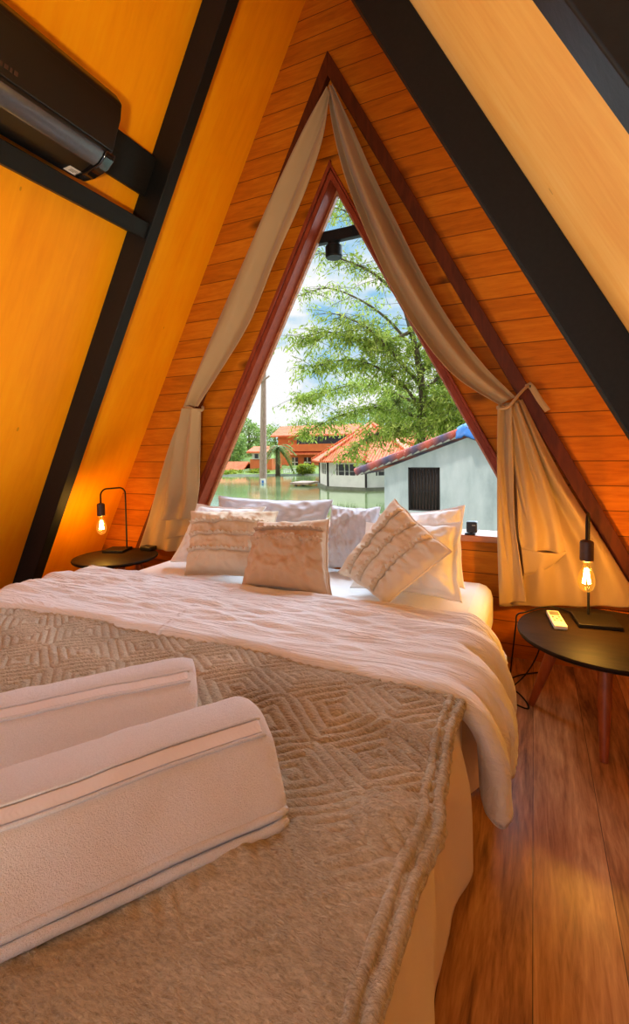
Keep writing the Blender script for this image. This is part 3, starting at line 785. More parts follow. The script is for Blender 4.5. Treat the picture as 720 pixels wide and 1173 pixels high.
def lamp(base, bz, top, sock, label, size, turn, h_arch, watt):
    """base: xy of the plate centre, top: xy of the stem, sock: xy of the hanging socket"""
    t = thing('table_lamp', label, 'lamp', (base[0], base[1], bz), 'filament table lamps')
    mt = Matrix.Translation((base[0], base[1], bz)) @ Matrix.Rotation(turn, 4, 'Z')
    b = MB(); b.box((-size/2, -size/2, .0005), (size/2, size/2, .018), mt); b.build('base', M['black'], t, bevel=.003)
    S = Vector((top[0], top[1], bz+.018)); H = Vector((sock[0], sock[1], 0)); d = Vector((H.x-S.x, H.y-S.y, 0)); w = d.length; dn = d.normalized()
    pts = [S]; zc = bz+h_arch-.045; rc = .045
    pts.append(Vector((S.x, S.y, zc-.1)))
    for i in range(9):
        a = i/8*PI/2; pts.append(Vector((S.x, S.y, zc))+dn*(rc-rc*math.cos(a))+Vector((0, 0, rc*math.sin(a))))
    for i in range(9):
        a = PI/2-i/8*PI/2; pts.append(Vector((H.x, H.y, zc))-dn*(rc-rc*math.cos(a))+Vector((0, 0, rc*math.sin(a))))
    zs = zc-.05
    pts.append(Vector((H.x, H.y, zs)))
    b = MB(); b.tube(pts, .0055, 10); b.build('stem', M['black'], t, smooth=True, auto=.8)
    b = MB(); b.lathe([(0, 0), (.012, 0), (.024, -.006), (.026, -.012), (.026, -.085), (.022, -.09), (0, -.09)][::-1], 28, (H.x, H.y, zs)); b.build('socket', M['socket'], t, smooth=True, auto=.5)
    zb_ = zs-.09
    prof = [(.013, 0), (.0135, -.012), (.018, -.028), (.028, -.05), (.033, -.075), (.032, -.095), (.025, -.115), (.012, -.126), (.0, -.129)]
    b = MB(); b.lathe(prof[::-1], 28, (H.x, H.y, zb_)); bo = b.build('bulb', M['bulb'], t, smooth=True)
    b = MB()
    for k in range(6):
        a = k*PI/3; b.tube([(H.x+.005*math.cos(a), H.y+.005*math.sin(a), zb_-.03), (H.x+.014*math.cos(a), H.y+.014*math.sin(a), zb_-.092)], .0026, 6)
    b.build('filament', M['filament'], bo, smooth=True)
    ld = bpy.data.lights.new('bulb_light', 'POINT'); ld.energy = watt; ld.color = (1, .54, .10); ld.shadow_soft_size = .025
    lo = bpy.data.objects.new('bulb_light', ld); COL.objects.link(lo); lo.location = (H.x, H.y, zb_-.06)
    return t
lamp((.245, 2.35), TZ, (.222, 2.40), (.20, 2.24), 'black gooseneck lamp with a glowing bare bulb on the right bedside table', .165, math.radians(8), .475, 17)
lamp((-2.705, 2.47), LZ, (-2.655, 2.51), (-2.70, 2.335), 'black gooseneck lamp with a glowing bare bulb on the left bedside table', .15, math.radians(20), .455, 7)

# remote control
rm = thing('remote_control', 'white remote control lying on the right bedside table', 'remote', (.09, 2.30, TZ))
ra, rb_ = Vector((.078, 2.395, 0)), Vector((.105, 2.205, 0)); dd = (rb_-ra); ang = math.atan2(dd.y, dd.x)
mt = Matrix.Translation(((ra.x+rb_.x)/2, (ra.y+rb_.y)/2, TZ)) @ Matrix.Rotation(ang, 4, 'Z'); LL = dd.length
b = MB(); b.box((-LL/2, -.026, .0005), (LL/2, .026, .019), mt); b.build('casing', M['white'], rm, bevel=.005)
b = MB(); b.box((-LL/2+.015, -.019, .0188), (-LL/2+.065, .019, .0198), mt); b.build('display', M['grey'], rm, bevel=.0005)
for i in range(3):
    for j in range(3):
        b = MB(); b.box((-LL/2+.08+i*.022, -.017+j*.0125, .0188), (-LL/2+.094+i*.022, -.0085+j*.0125, .0208), mt); b.build('button', M['sticker'] if (i+j) % 2 else M['grey'], rm, bevel=.0006)
# small black adapter on the left table
pa = (-2.515, 2.575); b = MB(); b.box((pa[0]-.05, pa[1]-.035, LZ+.0005), (pa[0]+.05, pa[1]+.035, LZ+.03)); tag(b.build('charger_box', M['blackmatt'], None, bevel=.006), 'small black box lying on the left bedside table behind the lamp base', 'box')
# little black camera on the sill
gx, gy, gz = -.307, GY-.03, WS+.004
gd = thing('webcam', 'tiny black cube camera standing on the window sill beside the right curtain', 'camera', (gx, gy, gz))
b = MB(); b.box((gx-.035, gy-.02, gz+.0005), (gx+.02, gy+.02, gz+.01)); b.build('foot', M['blackmatt'], gd, bevel=.003)
b = MB(); b.box((gx-.026, gy-.022, gz+.014), (gx+.03, gy+.022, gz+.074)); b.build('body', M['blackmatt'], gd, bevel=.007)
b = MB(); b.box((gx-.008, gy-.012, gz+.009), (gx+.008, gy+.012, gz+.0145)); b.build('hinge', M['blackmatt'], gd)
b = MB(); b.box((gx+.004, gy-.0232, gz+.052), (gx+.022, gy-.0218, gz+.058)); b.build('mark', M['grey'], gd)
# lamp cord: over the table edge and coiled on the floor
q = [Vector(p) for p in ((.17, 2.42, TZ+.005), (.10, 2.49, TZ+.005), (.03, 2.455, TZ+.005), (-.03, 2.37, TZ+.005), (-.068, 2.36, TZ-.01), (-.074, 2.36, TZ-.06), (-.085, 2.40, .20), (-.10, 2.45, .05), (-.10, 2.47, .006), (-.06, 2.52, .005), (.0, 2.57, .005), (.05, 2.60, .005))]
b = MB(); b.tube([interp(q, i/120) for i in range(121)], .0035, 6); tag(b.build('power_cord', M['black'], None, smooth=True), 'thin black power cord running over the edge of the right bedside table', 'cord')
q = [Vector(p) for p in ((.05, 2.62, .22), (.02, 2.54, .12), (-.03, 2.45, .05), (-.09, 2.36, .012), (-.115, 2.27, .006), (-.06, 2.22, .005), (-.02, 2.21, .005), (-.03, 2.27, .005), (-.07, 2.34, .0055), (-.1, 2.33, .006))]
b = MB(); b.tube([interp(q, i/120) for i in range(121)], .0035, 6); tag(b.build('power_cord', M['black'], None, smooth=True), 'thin black cord looping on the floor between the bed and the right table', 'cord')

# ================================================================== OUTSIDE
WZ = -2.6
b = MB(); b.grid(lambda u, v: Vector((-90+150*u, 4.5+75*v, WZ)), 4, 4); struct(b.build('water', M['water']))
# far bank
b = MB()
def bank(u, v):
    x = -110+170*u; y0_ = 56+4*nz(x*.06, 3); y = y0_+50*v
    z = WZ-.05+.25*sstep(0, .02, v)+.5*sstep(.02, .2, v)+8*max(0, v-.42)+.4*nz(x*.2, y*.2)*sstep(0, .1, v)
    return Vector((x, y, z))
b.grid(bank, 90, 30); g_ = b.build('bank', M['grass'], None, smooth=True); struct(g_)
b = MB(); b.grid(lambda u, v: Vector((-110+170*u, 55.6+4*nz((-110+170*u)*.06, 3)+.4*v, WZ-.1+.3*v+.08*nz(u*300, v))), 160, 2); struct(b.build('bank_edge', M['stone'], None))
# house platform
b = MB(); b.box((-2.9, 8.8, WZ-.2), (3.5, 13.5, WZ+.35)); struct(b.build('ground', M['stone']))

# --- near house with the barred window
HY = 9.0; hx0, hx1 = -2.655, 1.0; rx, rz = -1.10, 1.34; sl = .37
hs = thing('house', 'weathered pale house by the water with a barred window and red tile verge', 'house', (-1, 11, WZ))
def hz(x): return rz-.06-sl*abs(x-rx)
b = MB()
wx0, wx1, wz0, wz1 = -2.185, -1.585, -.09, .74
fz = WZ+.35
Q = lambda x, z: Vector((x, HY, z))
b.prism([Q(hx0, fz), Q(wx0, fz), Q(wx0, hz(wx0)), Q(hx0, hz(hx0))], (0, .15, 0))
b.prism([Q(wx1, fz), Q(hx1, fz), Q(hx1, hz(hx1)), Q(rx, hz(rx)), Q(wx1, hz(wx1))], (0, .15, 0))
b.prism([Q(wx0, fz), Q(wx1, fz), Q(wx1, wz0), Q(wx0, wz0)], (0, .15, 0))
b.prism([Q(wx0, wz1), Q(wx1, wz1), Q(wx1, hz(wx1)), Q(wx0, hz(wx0))], (0, .15, 0))
b.box((hx0, HY+.15, fz), (hx0+.15, HY+4, hz(hx0)-.0)); b.box((hx1-.15, HY+.15, fz), (hx1, HY+4, hz(hx1)))
b.build('wall', M['plaster'], hs)
b = MB()
for (xa, xb) in ((rx-2.0, rx), (rx, rx+2.3)):
    za, zc_ = rz-sl*abs(xa-rx), rz-sl*abs(xb-rx)
    b.prism([Vector((xa, HY-.22, za)), Vector((xb, HY-.22, zc_)), Vector((xb, HY-.22, zc_+.07)), Vector((xa, HY-.22, za+.07))], (0, 4.6, 0))
b.build('roof_deck', M['soffit'], hs)
# verge tiles: overlapping barrel tiles down both slopes
n_t = 15
for sgn, ln in ((-1, 2.05), (1, 2.3)):
    for k in range(n_t):
        t0 = k/n_t*ln; t1 = (k+1.15)/n_t*ln
        pA = Vector((rx+sgn*t0, HY-.2, rz+.095-sl*t0)); pB = Vector((rx+sgn*t1, HY-.2, rz+.075-sl*t1))
        b = MB(); b.tube([pA, pB], [.055, .078], 12); b.build('verge_tile', M['vergetile'], hs, smooth=True, auto=.9)
b = MB()
for k in range(24):
    y = HY+.0+k*.18
    for sgn, ln in ((-1, 2.05), (1, 2.3)):
        b.tube([(rx, y, rz+.07), (rx+sgn*ln, y, rz+.07-sl*ln)], .075, 8)
b.build('roof_tiles', M['vergetile'], hs, smooth=True)
wn_ = MB(); wn_.box((wx0, HY+.1, wz0), (wx1, HY+.13, wz1)); wo = wn_.build('window', M['barepane'], hs)
b = MB()
for (lo, hi) in (((wx0, HY+.02, wz0), (wx0+.035, HY+.08, wz1)), ((wx1-.035, HY+.02, wz0), (wx1, HY+.08, wz1)), ((wx0, HY+.02, wz1-.035), (wx1, HY+.08, wz1)), ((wx0, HY+.02, wz0), (wx1, HY+.08, wz0+.03))):
    b.box(lo, hi)
b.build('window_frame', M['rust'], wo)
for k in range(9):
    x = wx0+.06+k*(wx1-wx0-.12)/8; b = MB(); b.tube([(x, HY+.05, wz0), (x, HY+.05, wz1)], .019, 8); b.build('bar', M['rust'], wo, smooth=True)
b = MB(); b.box((wx0, HY+.04, .28), (wx1, HY+.06, .305)); b.build('rail', M['rust'], wo)
# blue tarp bunched over the ridge
b = MB()
def tarp(u, v):
    t = -.15+.85*u; x = rx+t; y = HY-.34+.9*v
    z = rz+.17-sl*abs(t)+.08*nz(x*5, y*6, 1)+.03*nz(x*14, y*15)
    if v < .18: z -= (.18-v)*1.1
    return Vector((x, y, z))
b.grid(tarp, 40, 34); tag(b.build('tarpaulin', M['tarp'], None, smooth=True, solid=.02), 'blue tarpaulin bunched over the ridge of the weathered house', 'tarp')

# --- octagonal pavilion standing in the lake
pc = Vector((-14.0, 43.3, 0)); PR = 5.05; a0 = math.atan2(39.1-43.3, -16.7+14.0)
pv_ = thing('pavilion', 'white octagonal lake pavilion with an orange tiled roof', 'pavilion', (pc.x, pc.y, WZ))
oc = [pc+Vector((math.cos(a0+k*PI/4), math.sin(a0+k*PI/4), 0))*PR for k in range(8)]
zp, zw, ze = WZ+1.25, -.36, .02
b = MB(); b.prism([Vector((p.x, p.y, WZ-.2)) for p in [pc+(q-pc)*1.05 for q in oc]], (0, 0, .45)); b.build('plinth', M['stone'], pv_)
def panel(b, p, q, t0, t1, z0, z1, th=.15, out=0):
    d = q-p; n = Vector((d.y, -d.x, 0)).normalized()
    if n.dot(p-pc) < 0: n = -n
    A_, B_ = p+d*t0+n*out, p+d*t1+n*out
    b.prism([Vector((A_.x, A_.y, z0)), Vector((B_.x, B_.y, z0)), Vector((B_.x, B_.y, z1)), Vector((A_.x, A_.y, z1))], -n*th)
b = MB(); bc = MB(); faces = []
for k in range(8):
    p, q = oc[k], oc[(k+1) % 8]
    panel(b, p, q, 0, 1, WZ+.2, zp)
    panel(b, p, q, 0, .1, zp, zw); panel(b, p, q, .9, 1, zp, zw)
    panel(b, p, q, 0, 1, zw, ze)
b.build('parapet', M['cream'], pv_)
for k in range(8):
    p, q = oc[k], oc[(k+1) % 8]
    if (p+q).y/2 > 45: continue
    w = MB(); panel(w, p, q, .1, .9, zp, zw, .04, -.1); wo = w.build('window', M['darkwin'], pv_)
    w = MB()
    for t in (.1, .27, .44, .56, .73, .87): panel(w, p, q, t, t+.02, zp, zw, .06, -.03)
    panel(w, p, q, .1, .9, zp+.34, zp+.37, .06, -.03)
    w.build('glazing_bar', M['cream'], wo)
    w = MB(); panel(w, p, q, .1, .23, zp, zw, .05, -.02); w.build('shutter', M['cream'], wo)
    w = MB(); panel(w, p, q, .77, .9, zp, zw, .05, -.02); w.build('shutter', M['cream'], wo)
    w = MB(); w.tube([(p.x, p.y, WZ), (p.x, p.y, ze)], .1, 8); w.build('corner_post', M['rust'], pv_)
b = MB(); er = [Vector((p.x, p.y, 0)) for p in [pc+(q-pc)*1.16 for q in oc]]
ap = Vector((pc.x, pc.y, 3.4))
for k in range(8):
    p, q = er[k], er[(k+1) % 8]
    b.add([Vector((p.x, p.y, ze-.1)), Vector((q.x, q.y, ze-.1)), ap, Vector((p.x, p.y, ze-.22)), Vector((q.x, q.y, ze-.22))], [(0, 1, 2), (0, 3, 4, 1)])
b.add([Vector((p.x, p.y, ze-.22)) for p in er], [tuple(range(8))[::-1]])
b.build('roof', M['tiles'], pv_)
for k in range(8):
    b = MB(); p = er[k]; b.tube([(p.x, p.y, ze-.05), (ap.x, ap.y, ap.z+.05)], .13, 6); b.build('hip_tile', M['tiles'], pv_, smooth=True)
b = MB(); b.box((-21.6, 41.0, WZ+.15), (-19.6, 43.5, WZ+.35)); b.box((-21.3, 41.4, WZ-.3), (-21.1, 41.6, WZ+.15)); b.box((-21.3, 43.0, WZ-.3), (-21.1, 43.2, WZ+.15))
tag(b.build('jetty', M['pole'], None), 'small low jetty beside the left side of the white pavilion', 'jetty')

GH = 71.0
# --- orange guesthouse on the far bank
def block(root, name, mat, lo, hi): 
    b = MB(); b.box(lo, hi); return b.build(name, mat, root)
hp = onY(335, 540, GH); gx0, gx1 = onY(306, 540, GH).x, onY(366, 540, GH).x
zg = onY(335, 541, GH).z; mpp = (gx1-gx0)/60
Z = lambda y: onY(335, y, GH).z
hb = thing('guesthouse', 'orange two-storey guesthouse with tiled roofs on the far bank', 'house', ((gx0+gx1)/2, GH+3, zg))
X = lambda x: onY(x, 520, GH).x
block(hb, 'ground_floor', M['orangewall'], (X(328), GH+(0), zg-1), (X(400), GH+(6), Z(516)))
block(hb, 'upper_floor', M['orangewall'], (X(312), GH+(2), zg-1), (X(400), GH+(8), Z(499)))
block(hb, 'balcony', M['orangewall'], (X(333), GH+(-0.80), Z(517)), (X(400), GH+(0.20), Z(509)))
block(hb, 'recess_shade', M['darkwin'], (X(334), GH+(1.90), Z(509)), (X(400), GH+(2.02), Z(500)))  # flat dark panel standing in for the shade behind the balcony
for x0, x1 in ((326, 333), (340, 348)):
    w_ = block(hb, 'window', M['darkwin'], (X(x0+8), GH+(-0.07), Z(535)), (X(x1+8), GH+(0.02), Z(524)))
    block(w_, 'glazing_bar', M['cream'], (X((x0+x1)/2+8)-.08, GH+(-0.10), Z(535)), (X((x0+x1)/2+8)+.08, GH+(-0.05), Z(524)))
    block(w_, 'glazing_bar', M['cream'], (X(x0+8), GH+(-0.10), Z(530)), (X(x1+8), GH+(-0.05), Z(529)))
block(hb, 'chimney', M['cream'], (X(353), GH+(4), Z(497)), (X(356), GH+(4.80), Z(486)))
def roof(root, x0, x1, y0_, y1_, z0, z1):
    b = MB(); b.prism([Vector((x0, y0_, z0)), Vector((x1, y0_, z0)), Vector((x1, y1_, z1)), Vector((x0, y1_, z1))], (0, 0, .25))
    b.prism([Vector((x0, y1_+.02, z1)), Vector((x1, y1_+.02, z1)), Vector((x1, y1_+4, z0)), Vector((x0, y1_+4, z0))], (0, 0, .25)); b.build('roof', M['tiles'], root)
roof(hb, X(306), X(402), GH+(1.20), GH+(5), Z(500), Z(488))
roof(hb, X(331), X(402), GH+(-1), GH+(2), Z(521), Z(516.5))
XC = lambda x: onY(x, 520, 61).x
ZC = lambda y: onY(300, y, 61).z
# small cottage behind the pole and a low tiled shed at the left
hc = thing('cottage', 'small white and orange cottage behind the utility pole', 'house', (XC(297), 60, zg))
block(hc, 'wall', M['orangewall'], (XC(286), 61, zg-1), (XC(311), 64, ZC(526)))
block(hc, 'upper_wall', M['cream'], (XC(289), 60.9, ZC(526)), (XC(302), 63, ZC(518)))
block(hc, 'window', M['darkwin'], (XC(292), 60.86, ZC(525)), (XC(296), 60.92, ZC(520)))
roof(hc, XC(285), XC(312), 60.3, 62.4, ZC(519), ZC(513))
hd = thing('shed', 'low shed with an orange tiled roof at the left edge of the window view', 'shed', (XC(260), 60, zg))
block(hd, 'wall', M['cream'], (XC(236), 61.2, zg-1), (XC(276), 63, ZC(542)))
roof(hd, XC(232), XC(278), 60.4, 62.6, ZC(543), ZC(531))
he = thing('house', 'orange roofed house half hidden behind the big tree trunk', 'house', onY(505, 515, 53))
Z4 = lambda y: onY(480, y, 53).z; X4 = lambda x: onY(x, 515, 53).x
block(he, 'wall', M['orangewall'], (X4(452), 53, WZ-.2), (X4(520), 57, Z4(508)))
roof(he, X4(448), X4(524), 52.2, 54.5, Z4(509), Z4(496))
# white fence at the shore
fe = thing('fence', 'short white picket fence on the far shore', 'fence', onY(331, 545, 59.5))
fz0, fz1 = onY(331, 545, 59.5).z, onY(331, 537, 59.5).z; fx0, fx1 = onY(325, 541, 59.5).x, onY(338, 541, 59.5).x
b = MB(); b.box((fx0, 59.5, fz1-.12), (fx1, 59.6, fz1)); b.box((fx0, 59.5, fz0+.25), (fx1, 59.6, fz0+.35)); b.build('rail', M['cream'], fe)
for k in range(7):
    x = fx0+(fx1-fx0)*k/6; b = MB(); b.box((x-.07, 59.45, fz0-.2), (x+.07, 59.65, fz1)); b.build('picket', M['cream'], fe)
# utility pole in the lake
pp = onY(301, 556, 44); tp = onY(302, 415, 44)
ul = thing('utility_pole', 'tall weathered utility pole rising from the lake shore', 'pole', (pp.x, 44, WZ))
b = MB(); b.tube([(pp.x, 44, WZ-.3), (tp.x, 44, tp.z)], [.42, .24], 12); b.build('shaft', M['pole'], ul, smooth=True, auto=.8)
b = MB(); c1 = onY(296, 442, 44); c2 = onY(310, 431, 44); b.tube([c1+Vector((0, -.3, 0)), c2+Vector((0, -.3, 0))], .09, 8); b.build('crossarm', M['pole'], ul)
b = MB(); c1 = onY(301, 552, 43.6); b.box((c1.x-.28, 43.55, c1.z-.3), (c1.x+.28, 43.66, c1.z+.35)); so = b.build('sign', M['cream'], ul); so['label'] = 'small white notice'
b = MB(); b.box((c1.x-.12, 43.53, c1.z-.12), (c1.x+.12, 43.56, c1.z+.16)); b.build('mark', M['tarp'], so)
# vegetation --------------------------------------------------------------
def leafquad(vs_, fs, p, d, n, L, w):
    s = d.cross(n)
    if s.length < 1e-4: return
    s = s.normalized()*w; o = len(vs_)
    vs_ += [p, p+d*L*.5+s, p+d*L, p+d*L*.5-s]; fs.append((o, o+1, o+2, o+3))
def rv():
    z = random.uniform(-1, 1); a = random.uniform(0, 2*PI); r = math.sqrt(1-z*z); return Vector((r*math.cos(a), r*math.sin(a), z))
def bushy(name, label, cat, c, R, nleaf, mat, lsize, group=None, trunk=None):
    """rounded crown: lumpy leafy body plus scattered leaves; c centre, R radii"""
    root = thing(name, label, cat, (c.x, c.y, c.z-R.z), group)
    vs_ = []; fs = []
    sd = random.uniform(0, 99)
    for i in range(nleaf):
        d = rv(); rr = .62+.42*abs(nz(d.x*2.2+sd, d.y*2.2, d.z*2.2))*1.6
        rr *= random.uniform(.75, 1.02)
        p = c+Vector((d.x*R.x, d.y*R.y, d.z*R.z))*rr
        dd_ = (d*.5+rv()+Vector((0, 0, -.25))).normalized()
        leafquad(vs_, fs, p, dd_, rv(), lsize*random.uniform(.7, 1.3), lsize*random.uniform(.22, .4))
    b = MB(); b.v = vs_; b.f = fs; b.build('foliage', mat, root, weld=False)
    b = MB(); zb_ = c.z-R.z-.4
    b.tube([(c.x, c.y, zb_-1.2), (c.x+.05*R.x, c.y, c.z), (c.x, c.y, c.z+R.z*.5)], [R.x*.09, R.x*.06, R.x*.02], 8); b.build('trunk', M['bark'], root, smooth=True)
    for k in range(4):
        a = k*PI/2+sd; b = MB(); b.tube([(c.x, c.y, c.z-R.z*.3), (c.x+math.cos(a)*R.x*.6, c.y+math.sin(a)*R.y*.6, c.z+R.z*.25)], [R.x*.04, R.x*.015], 6); b.build('branch', M['bark'], root, smooth=True)
    return root
def tree_px(x, y0_, y1_, wpx, Y, label, mat='leaf2', n=2600, ls=.55, group='trees on the far bank', name='tree', cat='tree'):
    a = onY(x-wpx/2, (y0_+y1_)/2, Y); c_ = onY(x+wpx/2, (y0_+y1_)/2, Y); t_ = onY(x, y0_, Y); d_ = onY(x, y1_, Y)
    rx_ = (c_.x-a.x)/2; rz_ = (t_.z-d_.z)/2
    return bushy(name, label, cat, Vector(((a.x+c_.x)/2, Y, (t_.z+d_.z)/2)), Vector((rx_, min(rx_, 4), rz_)), n, M[mat], ls, group)
for (x, y0_, y1_, w, Y, lb, n) in (
    (262, 488, 540, 44, 80, 'broad light green tree at the far left, behind the low shed', 3000),
    (285, 474, 536, 46, 90, 'tall rounded tree behind the utility pole', 3000),
    (315, 480, 540, 44, 101, 'hazy green tree rising above the guesthouse roof at its left end', 2400),
    (238, 480, 545, 50, 112, 'green tree cut off by the left edge of the window', 2400),
    (352, 470, 525, 54, 122, 'pale green tree behind the right end of the guesthouse', 2400),
    (455, 440, 520, 70, 64, 'dense green tree left of the big trunk, behind the pavilion', 3400),
    (520, 430, 520, 80, 76, 'leafy green tree right of the big trunk, behind the weathered house', 3600),
    (565, 420, 520, 80, 88, 'leafy green tree behind the right edge of the window', 3000),
    (405, 470, 520, 60, 132, 'green tree directly behind the pavilion roof', 2400)):
    tree_px(x, y0_, y1_, w, Y, lb, n=n)
for (x, y0_, y1_, w, Y, lb) in ((296, 537, 546, 26, 58.6, 'clipped yellow-green hedge below the cottage'), (329, 537, 547, 12, 63, 'yellow-green shrub left of the white picket fence'), (264, 538, 548, 34, 57, 'low yellow shrubs in front of the low shed'), (350, 530, 546, 22, 58.5, 'rounded green shrub right of the white picket fence')):
    tree_px(x, y0_, y1_, w, Y, lb, mat='leaf3', n=1100, ls=.35, group='shrubs along the far shore', name='shrub', cat='shrub')
# palm
pb = onY(318, 545, 56.0); pt_ = onY(318, 512, 56.0)
pm = thing('palm_tree', 'short shaggy palm in front of the guesthouse', 'palm', (pb.x, 56.0, pb.z))
b = MB(); b.tube([(pb.x, 56.0, pb.z-.4), (pt_.x, 56.0, pt_.z)], [.35, .28], 10); b.build('trunk', M['bark'], pm, smooth=True)
for k in range(22):
    a = k*2.4; el = random.uniform(-.9, 1.2); d = Vector((math.cos(a), math.sin(a), 0)); vs_ = []; fs = []
    L = 2.5; pts = []
    for i in range(9):
        t = i/8; pts.append(pt_+d*L*t*math.cos(el*.6)+Vector((0, 0, L*(t*math.sin(el)*.9-t*t*.75))))
    for i in range(8):
        dr = (pts[i+1]-pts[i]).normalized(); sd_ = dr.cross(Vector((0, 0, 1))).normalized()
        for sgn in (-1, 1):
            leafquad(vs_, fs, pts[i], (dr*.7+sd_*sgn*.8+Vector((0, 0, -.35))).normalized(), Vector((0, 0, 1)), .75, .07)
            leafquad(vs_, fs, pts[i].lerp(pts[i+1], .5), (dr*.7+sd_*sgn*.8+Vector((0, 0, -.35))).normalized(), Vector((0, 0, 1)), .75, .07)
    b = MB(); b.v = vs_; b.f = fs; b.build('frond', M['palmleaf'], pm, weld=False)

# the big airy tree behind the weathered house
TY = 17.0
bt = thing('tree', 'large airy tree with feathery drooping leaves filling the middle of the window', 'tree', onY(484, 620, TY))
def T(x, y, dy=0): return onY(x, y, TY+dy)
def limb(pts, r0, r1, n=16):
    b = MB(); P_ = [interp(pts, i/n) for i in range(n+1)]
    b.tube(P_, [r0+(r1-r0)*i/n for i in range(n+1)], 8); return b, P_
twigs = []
def add_limb(px, r0, r1, name='branch'):
    pts = [T(*p) for p in px]; b, P_ = limb(pts, r0, r1); b.build(name, M['bark'], bt, smooth=True); twigs.append((P_, r1)); return P_
add_limb([(484, 660), (484, 560), (482, 500), (484, 455), (476, 400), (460, 340), (443, 285), (425, 240), (418, 200)], .2, .02, 'trunk')
for px in (
    [(483, 470), (460, 440, -.4), (430, 420, -.8), (395, 412, -1), (358, 420, -1.2)],
    [(482, 480), (455, 470, .4), (420, 468, .6), (385, 478, .8), (350, 495, 1)],
    [(478, 410), (450, 372, .8), (415, 345, 1.0), (375, 330, 1.2), (345, 338, 1.2)],
    [(462, 345), (430, 315, -.6), (400, 300, -.8), (370, 290, -.8)],
    [(445, 292), (420, 262, .5), (396, 242, .6), (372, 236, .6)],
    [(455, 325), (470, 290, .5), (478, 255, .6), (470, 225, .6)],
    [(476, 400), (500, 370, -.5), (515, 330, -.7), (520, 290, -.8)],
    [(484, 450), (510, 425, .6), (535, 405, .8), (560, 400, .8)],
    [(484, 462), (515, 455, -.6), (540, 450, -.8), (565, 458, -.8)],
    [(430, 250), (405, 225, -.4), (395, 200, -.4)],
    [(482, 490), (455, 490, -.8), (425, 500, -1), (398, 520, -1.2)],
    [(470, 380), (440, 392, -1), (405, 388, -1.3), (372, 380, -1.4), (348, 388, -1.4)],
    [(484, 480), (505, 485, -.5), (525, 480, -.6)],
    [(480, 440), (450, 405, -1.2), (420, 375, -1.6), (385, 360, -1.8)],
    [(482, 465), (450, 450, 1.2), (410, 440, 1.5), (370, 450, 1.6), (342, 455, 1.6)],
    [(480, 430), (505, 400, .8), (530, 380, 1.0)],
    [(440, 275), (455, 250, -.6), (460, 220, -.8)],
    [(465, 355), (490, 335, .8), (500, 310, 1.0)],
    [(484, 470), (500, 460, 1.2), (520, 440, 1.4)]):
    add_limb(px, .07, .012)
vs_ = []; fs = []; bv = MB(); ZL1 = T(400, 503).z; ZL2 = T(400, 530).z; XL1 = T(384, 500).x
for P_, _ in twigs:
    n = len(P_)
    for i in range(int(n*.22), n):
        top = P_[i].z > 5.2
        for k in range(9 if not top else 6):
            f_ = random.random(); p = P_[min(i, n-1)].lerp(P_[min(i+1, n-1)], f_)
            d = rv(); d.z = d.z*.5+.1; L = random.uniform(.4, 1.5)
            e = p+d*L+Vector((0, 0, -.25*L))
            if k < 4: bv.tube([p, p.lerp(e, .5)+Vector((0, 0, .05)), e], [.011, .008, .004], 4, False)
            for q_ in range(19 if not top else 9):
                t = random.uniform(.15, 1.05); c_ = p.lerp(e, t)+rv()*.13
                ld = (d*.5+rv()*.8+Vector((0, 0, -.7))).normalized()
                if c_.z < ZL1 and random.random() > (.5 if c_.x > XL1 and c_.z > ZL2 else .1): continue
                leafquad(vs_, fs, c_, ld, rv(), random.uniform(.12, .28), random.uniform(.016, .036))
b = MB(); b.v = vs_; b.f = fs; b.build('foliage', M['leaf'], bt, weld=False)
bv.build('twigs', M['bark'], bt, smooth=True)
ep = T(455, 462, -.9); b = MB()
for k in range(60):
    d = rv(); b.tube([ep+d*.05, ep+d*.2+Vector((0, 0, .06)), ep+d*.32], [.012, .009, .002], 4, False)
b.build('bromeliad', M['palmleaf'], bt)

# ================================================================== LIGHT
w = bpy.data.worlds.new('sky'); scn.world = w; w.use_nodes = True
t = w.node_tree; bg = t.nodes['Background']
tc = t.nodes.new('ShaderNodeTexCoord'); mp = t.nodes.new('ShaderNodeMapping'); mp.inputs['Scale'].default_value = (1, 1, 2.0); mp.inputs['Location'].default_value = (.35, .1, .2)
no = t.nodes.new('ShaderNodeTexNoise'); no.inputs['Scale'].default_value = 5.5; no.inputs['Detail'].default_value = 7; no.inputs['Roughness'].default_value = .55
t.links.new(tc.outputs['Generated'], mp.inputs[0]); t.links.new(mp.outputs[0], no.inputs['Vector'])
cr_ = t.nodes.new('ShaderNodeValToRGB'); e = cr_.color_ramp.elements
e[0].position = .36; e[0].color = srgb(150, 204, 240); e[1].position = .52; e[1].color = (1, 1, 1, 1)
x = e.new(.43); x.color = srgb(206, 230, 246)
t.links.new(no.outputs['Fac'], cr_.inputs[0]); t.links.new(cr_.outputs[0], bg.inputs['Color']); bg.inputs['Strength'].default_value = 1.0

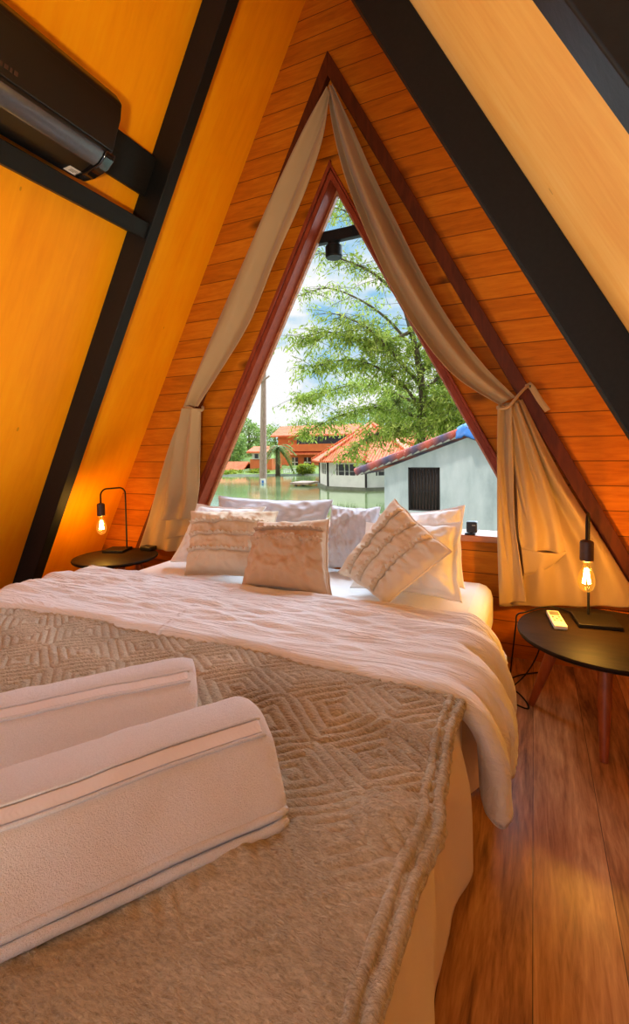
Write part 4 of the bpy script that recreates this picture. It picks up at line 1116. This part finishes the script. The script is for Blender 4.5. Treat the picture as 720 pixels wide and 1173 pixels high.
sd = bpy.data.lights.new('sun', 'SUN'); sd.energy = 1.6; sd.angle = math.radians(6); sd.color = (1, .95, .86)
so = bpy.data.objects.new('sun', sd); COL.objects.link(so)
so.rotation_euler = Vector((.55, .62, -.95)).to_track_quat('-Z', 'Y').to_euler()

# added second sun, wide and soft, boosting skylight through the window onto the bed
hd_ = bpy.data.lights.new('window_fill_sun', 'SUN'); hd_.energy = 15; hd_.angle = math.radians(85); hd_.color = (.64, .83, 1)
ho = bpy.data.objects.new('window_fill_sun', hd_); COL.objects.link(ho)
ho.rotation_euler = Vector((-.12, -1, -.85)).to_track_quat('-Z', 'Y').to_euler()

def area(name, loc, aim, sx, sy, W, col):
    a = bpy.data.lights.new(name, 'AREA'); a.shape = 'RECTANGLE'; a.size = sx; a.size_y = sy; a.energy = W; a.color = col
    o = bpy.data.objects.new(name, a); COL.objects.link(o); o.location = loc
    o.rotation_euler = (Vector(aim)-Vector(loc)).to_track_quat('-Z', 'Y').to_euler(); return o
# added area light boosting daylight through the cabin's open end, behind the viewer
area('front_daylight_boost', (-1.4, -3.0, 1.35), (-1.3, 1.8, 1.7), 2.2, 1.8, 27, (.55, .79, 1))
# added warm fill light low behind the viewer, not a known lamp
pl = bpy.data.lights.new('warm_fill', 'POINT'); pl.energy = 14; pl.color = (1, .88, .68); pl.shadow_soft_size = .15
po = bpy.data.objects.new('warm_fill', pl); COL.objects.link(po); po.location = (-1.9, -1.7, 1.15)

# two warm spots added behind the viewer to brighten the slopes, no known fixtures
def fill_spot(name, loc, aim, W, deg, col):
    l_ = bpy.data.lights.new(name, 'SPOT'); l_.energy = W; l_.color = col; l_.spot_size = math.radians(deg); l_.spot_blend = .7; l_.shadow_soft_size = .1
    o = bpy.data.objects.new(name, l_); COL.objects.link(o); o.location = loc
    o.rotation_euler = (Vector(aim)-Vector(loc)).to_track_quat('-Z', 'Y').to_euler()
fill_spot('slope_fill', (.25, -.9, .5), (-2.2, 1.5, 2.3), 300, 56, (1, .86, .62))
fill_spot('slope_fill', (-2.4, -.9, .6), (.15, 1.3, 2.15), 230, 50, (1, .88, .68))
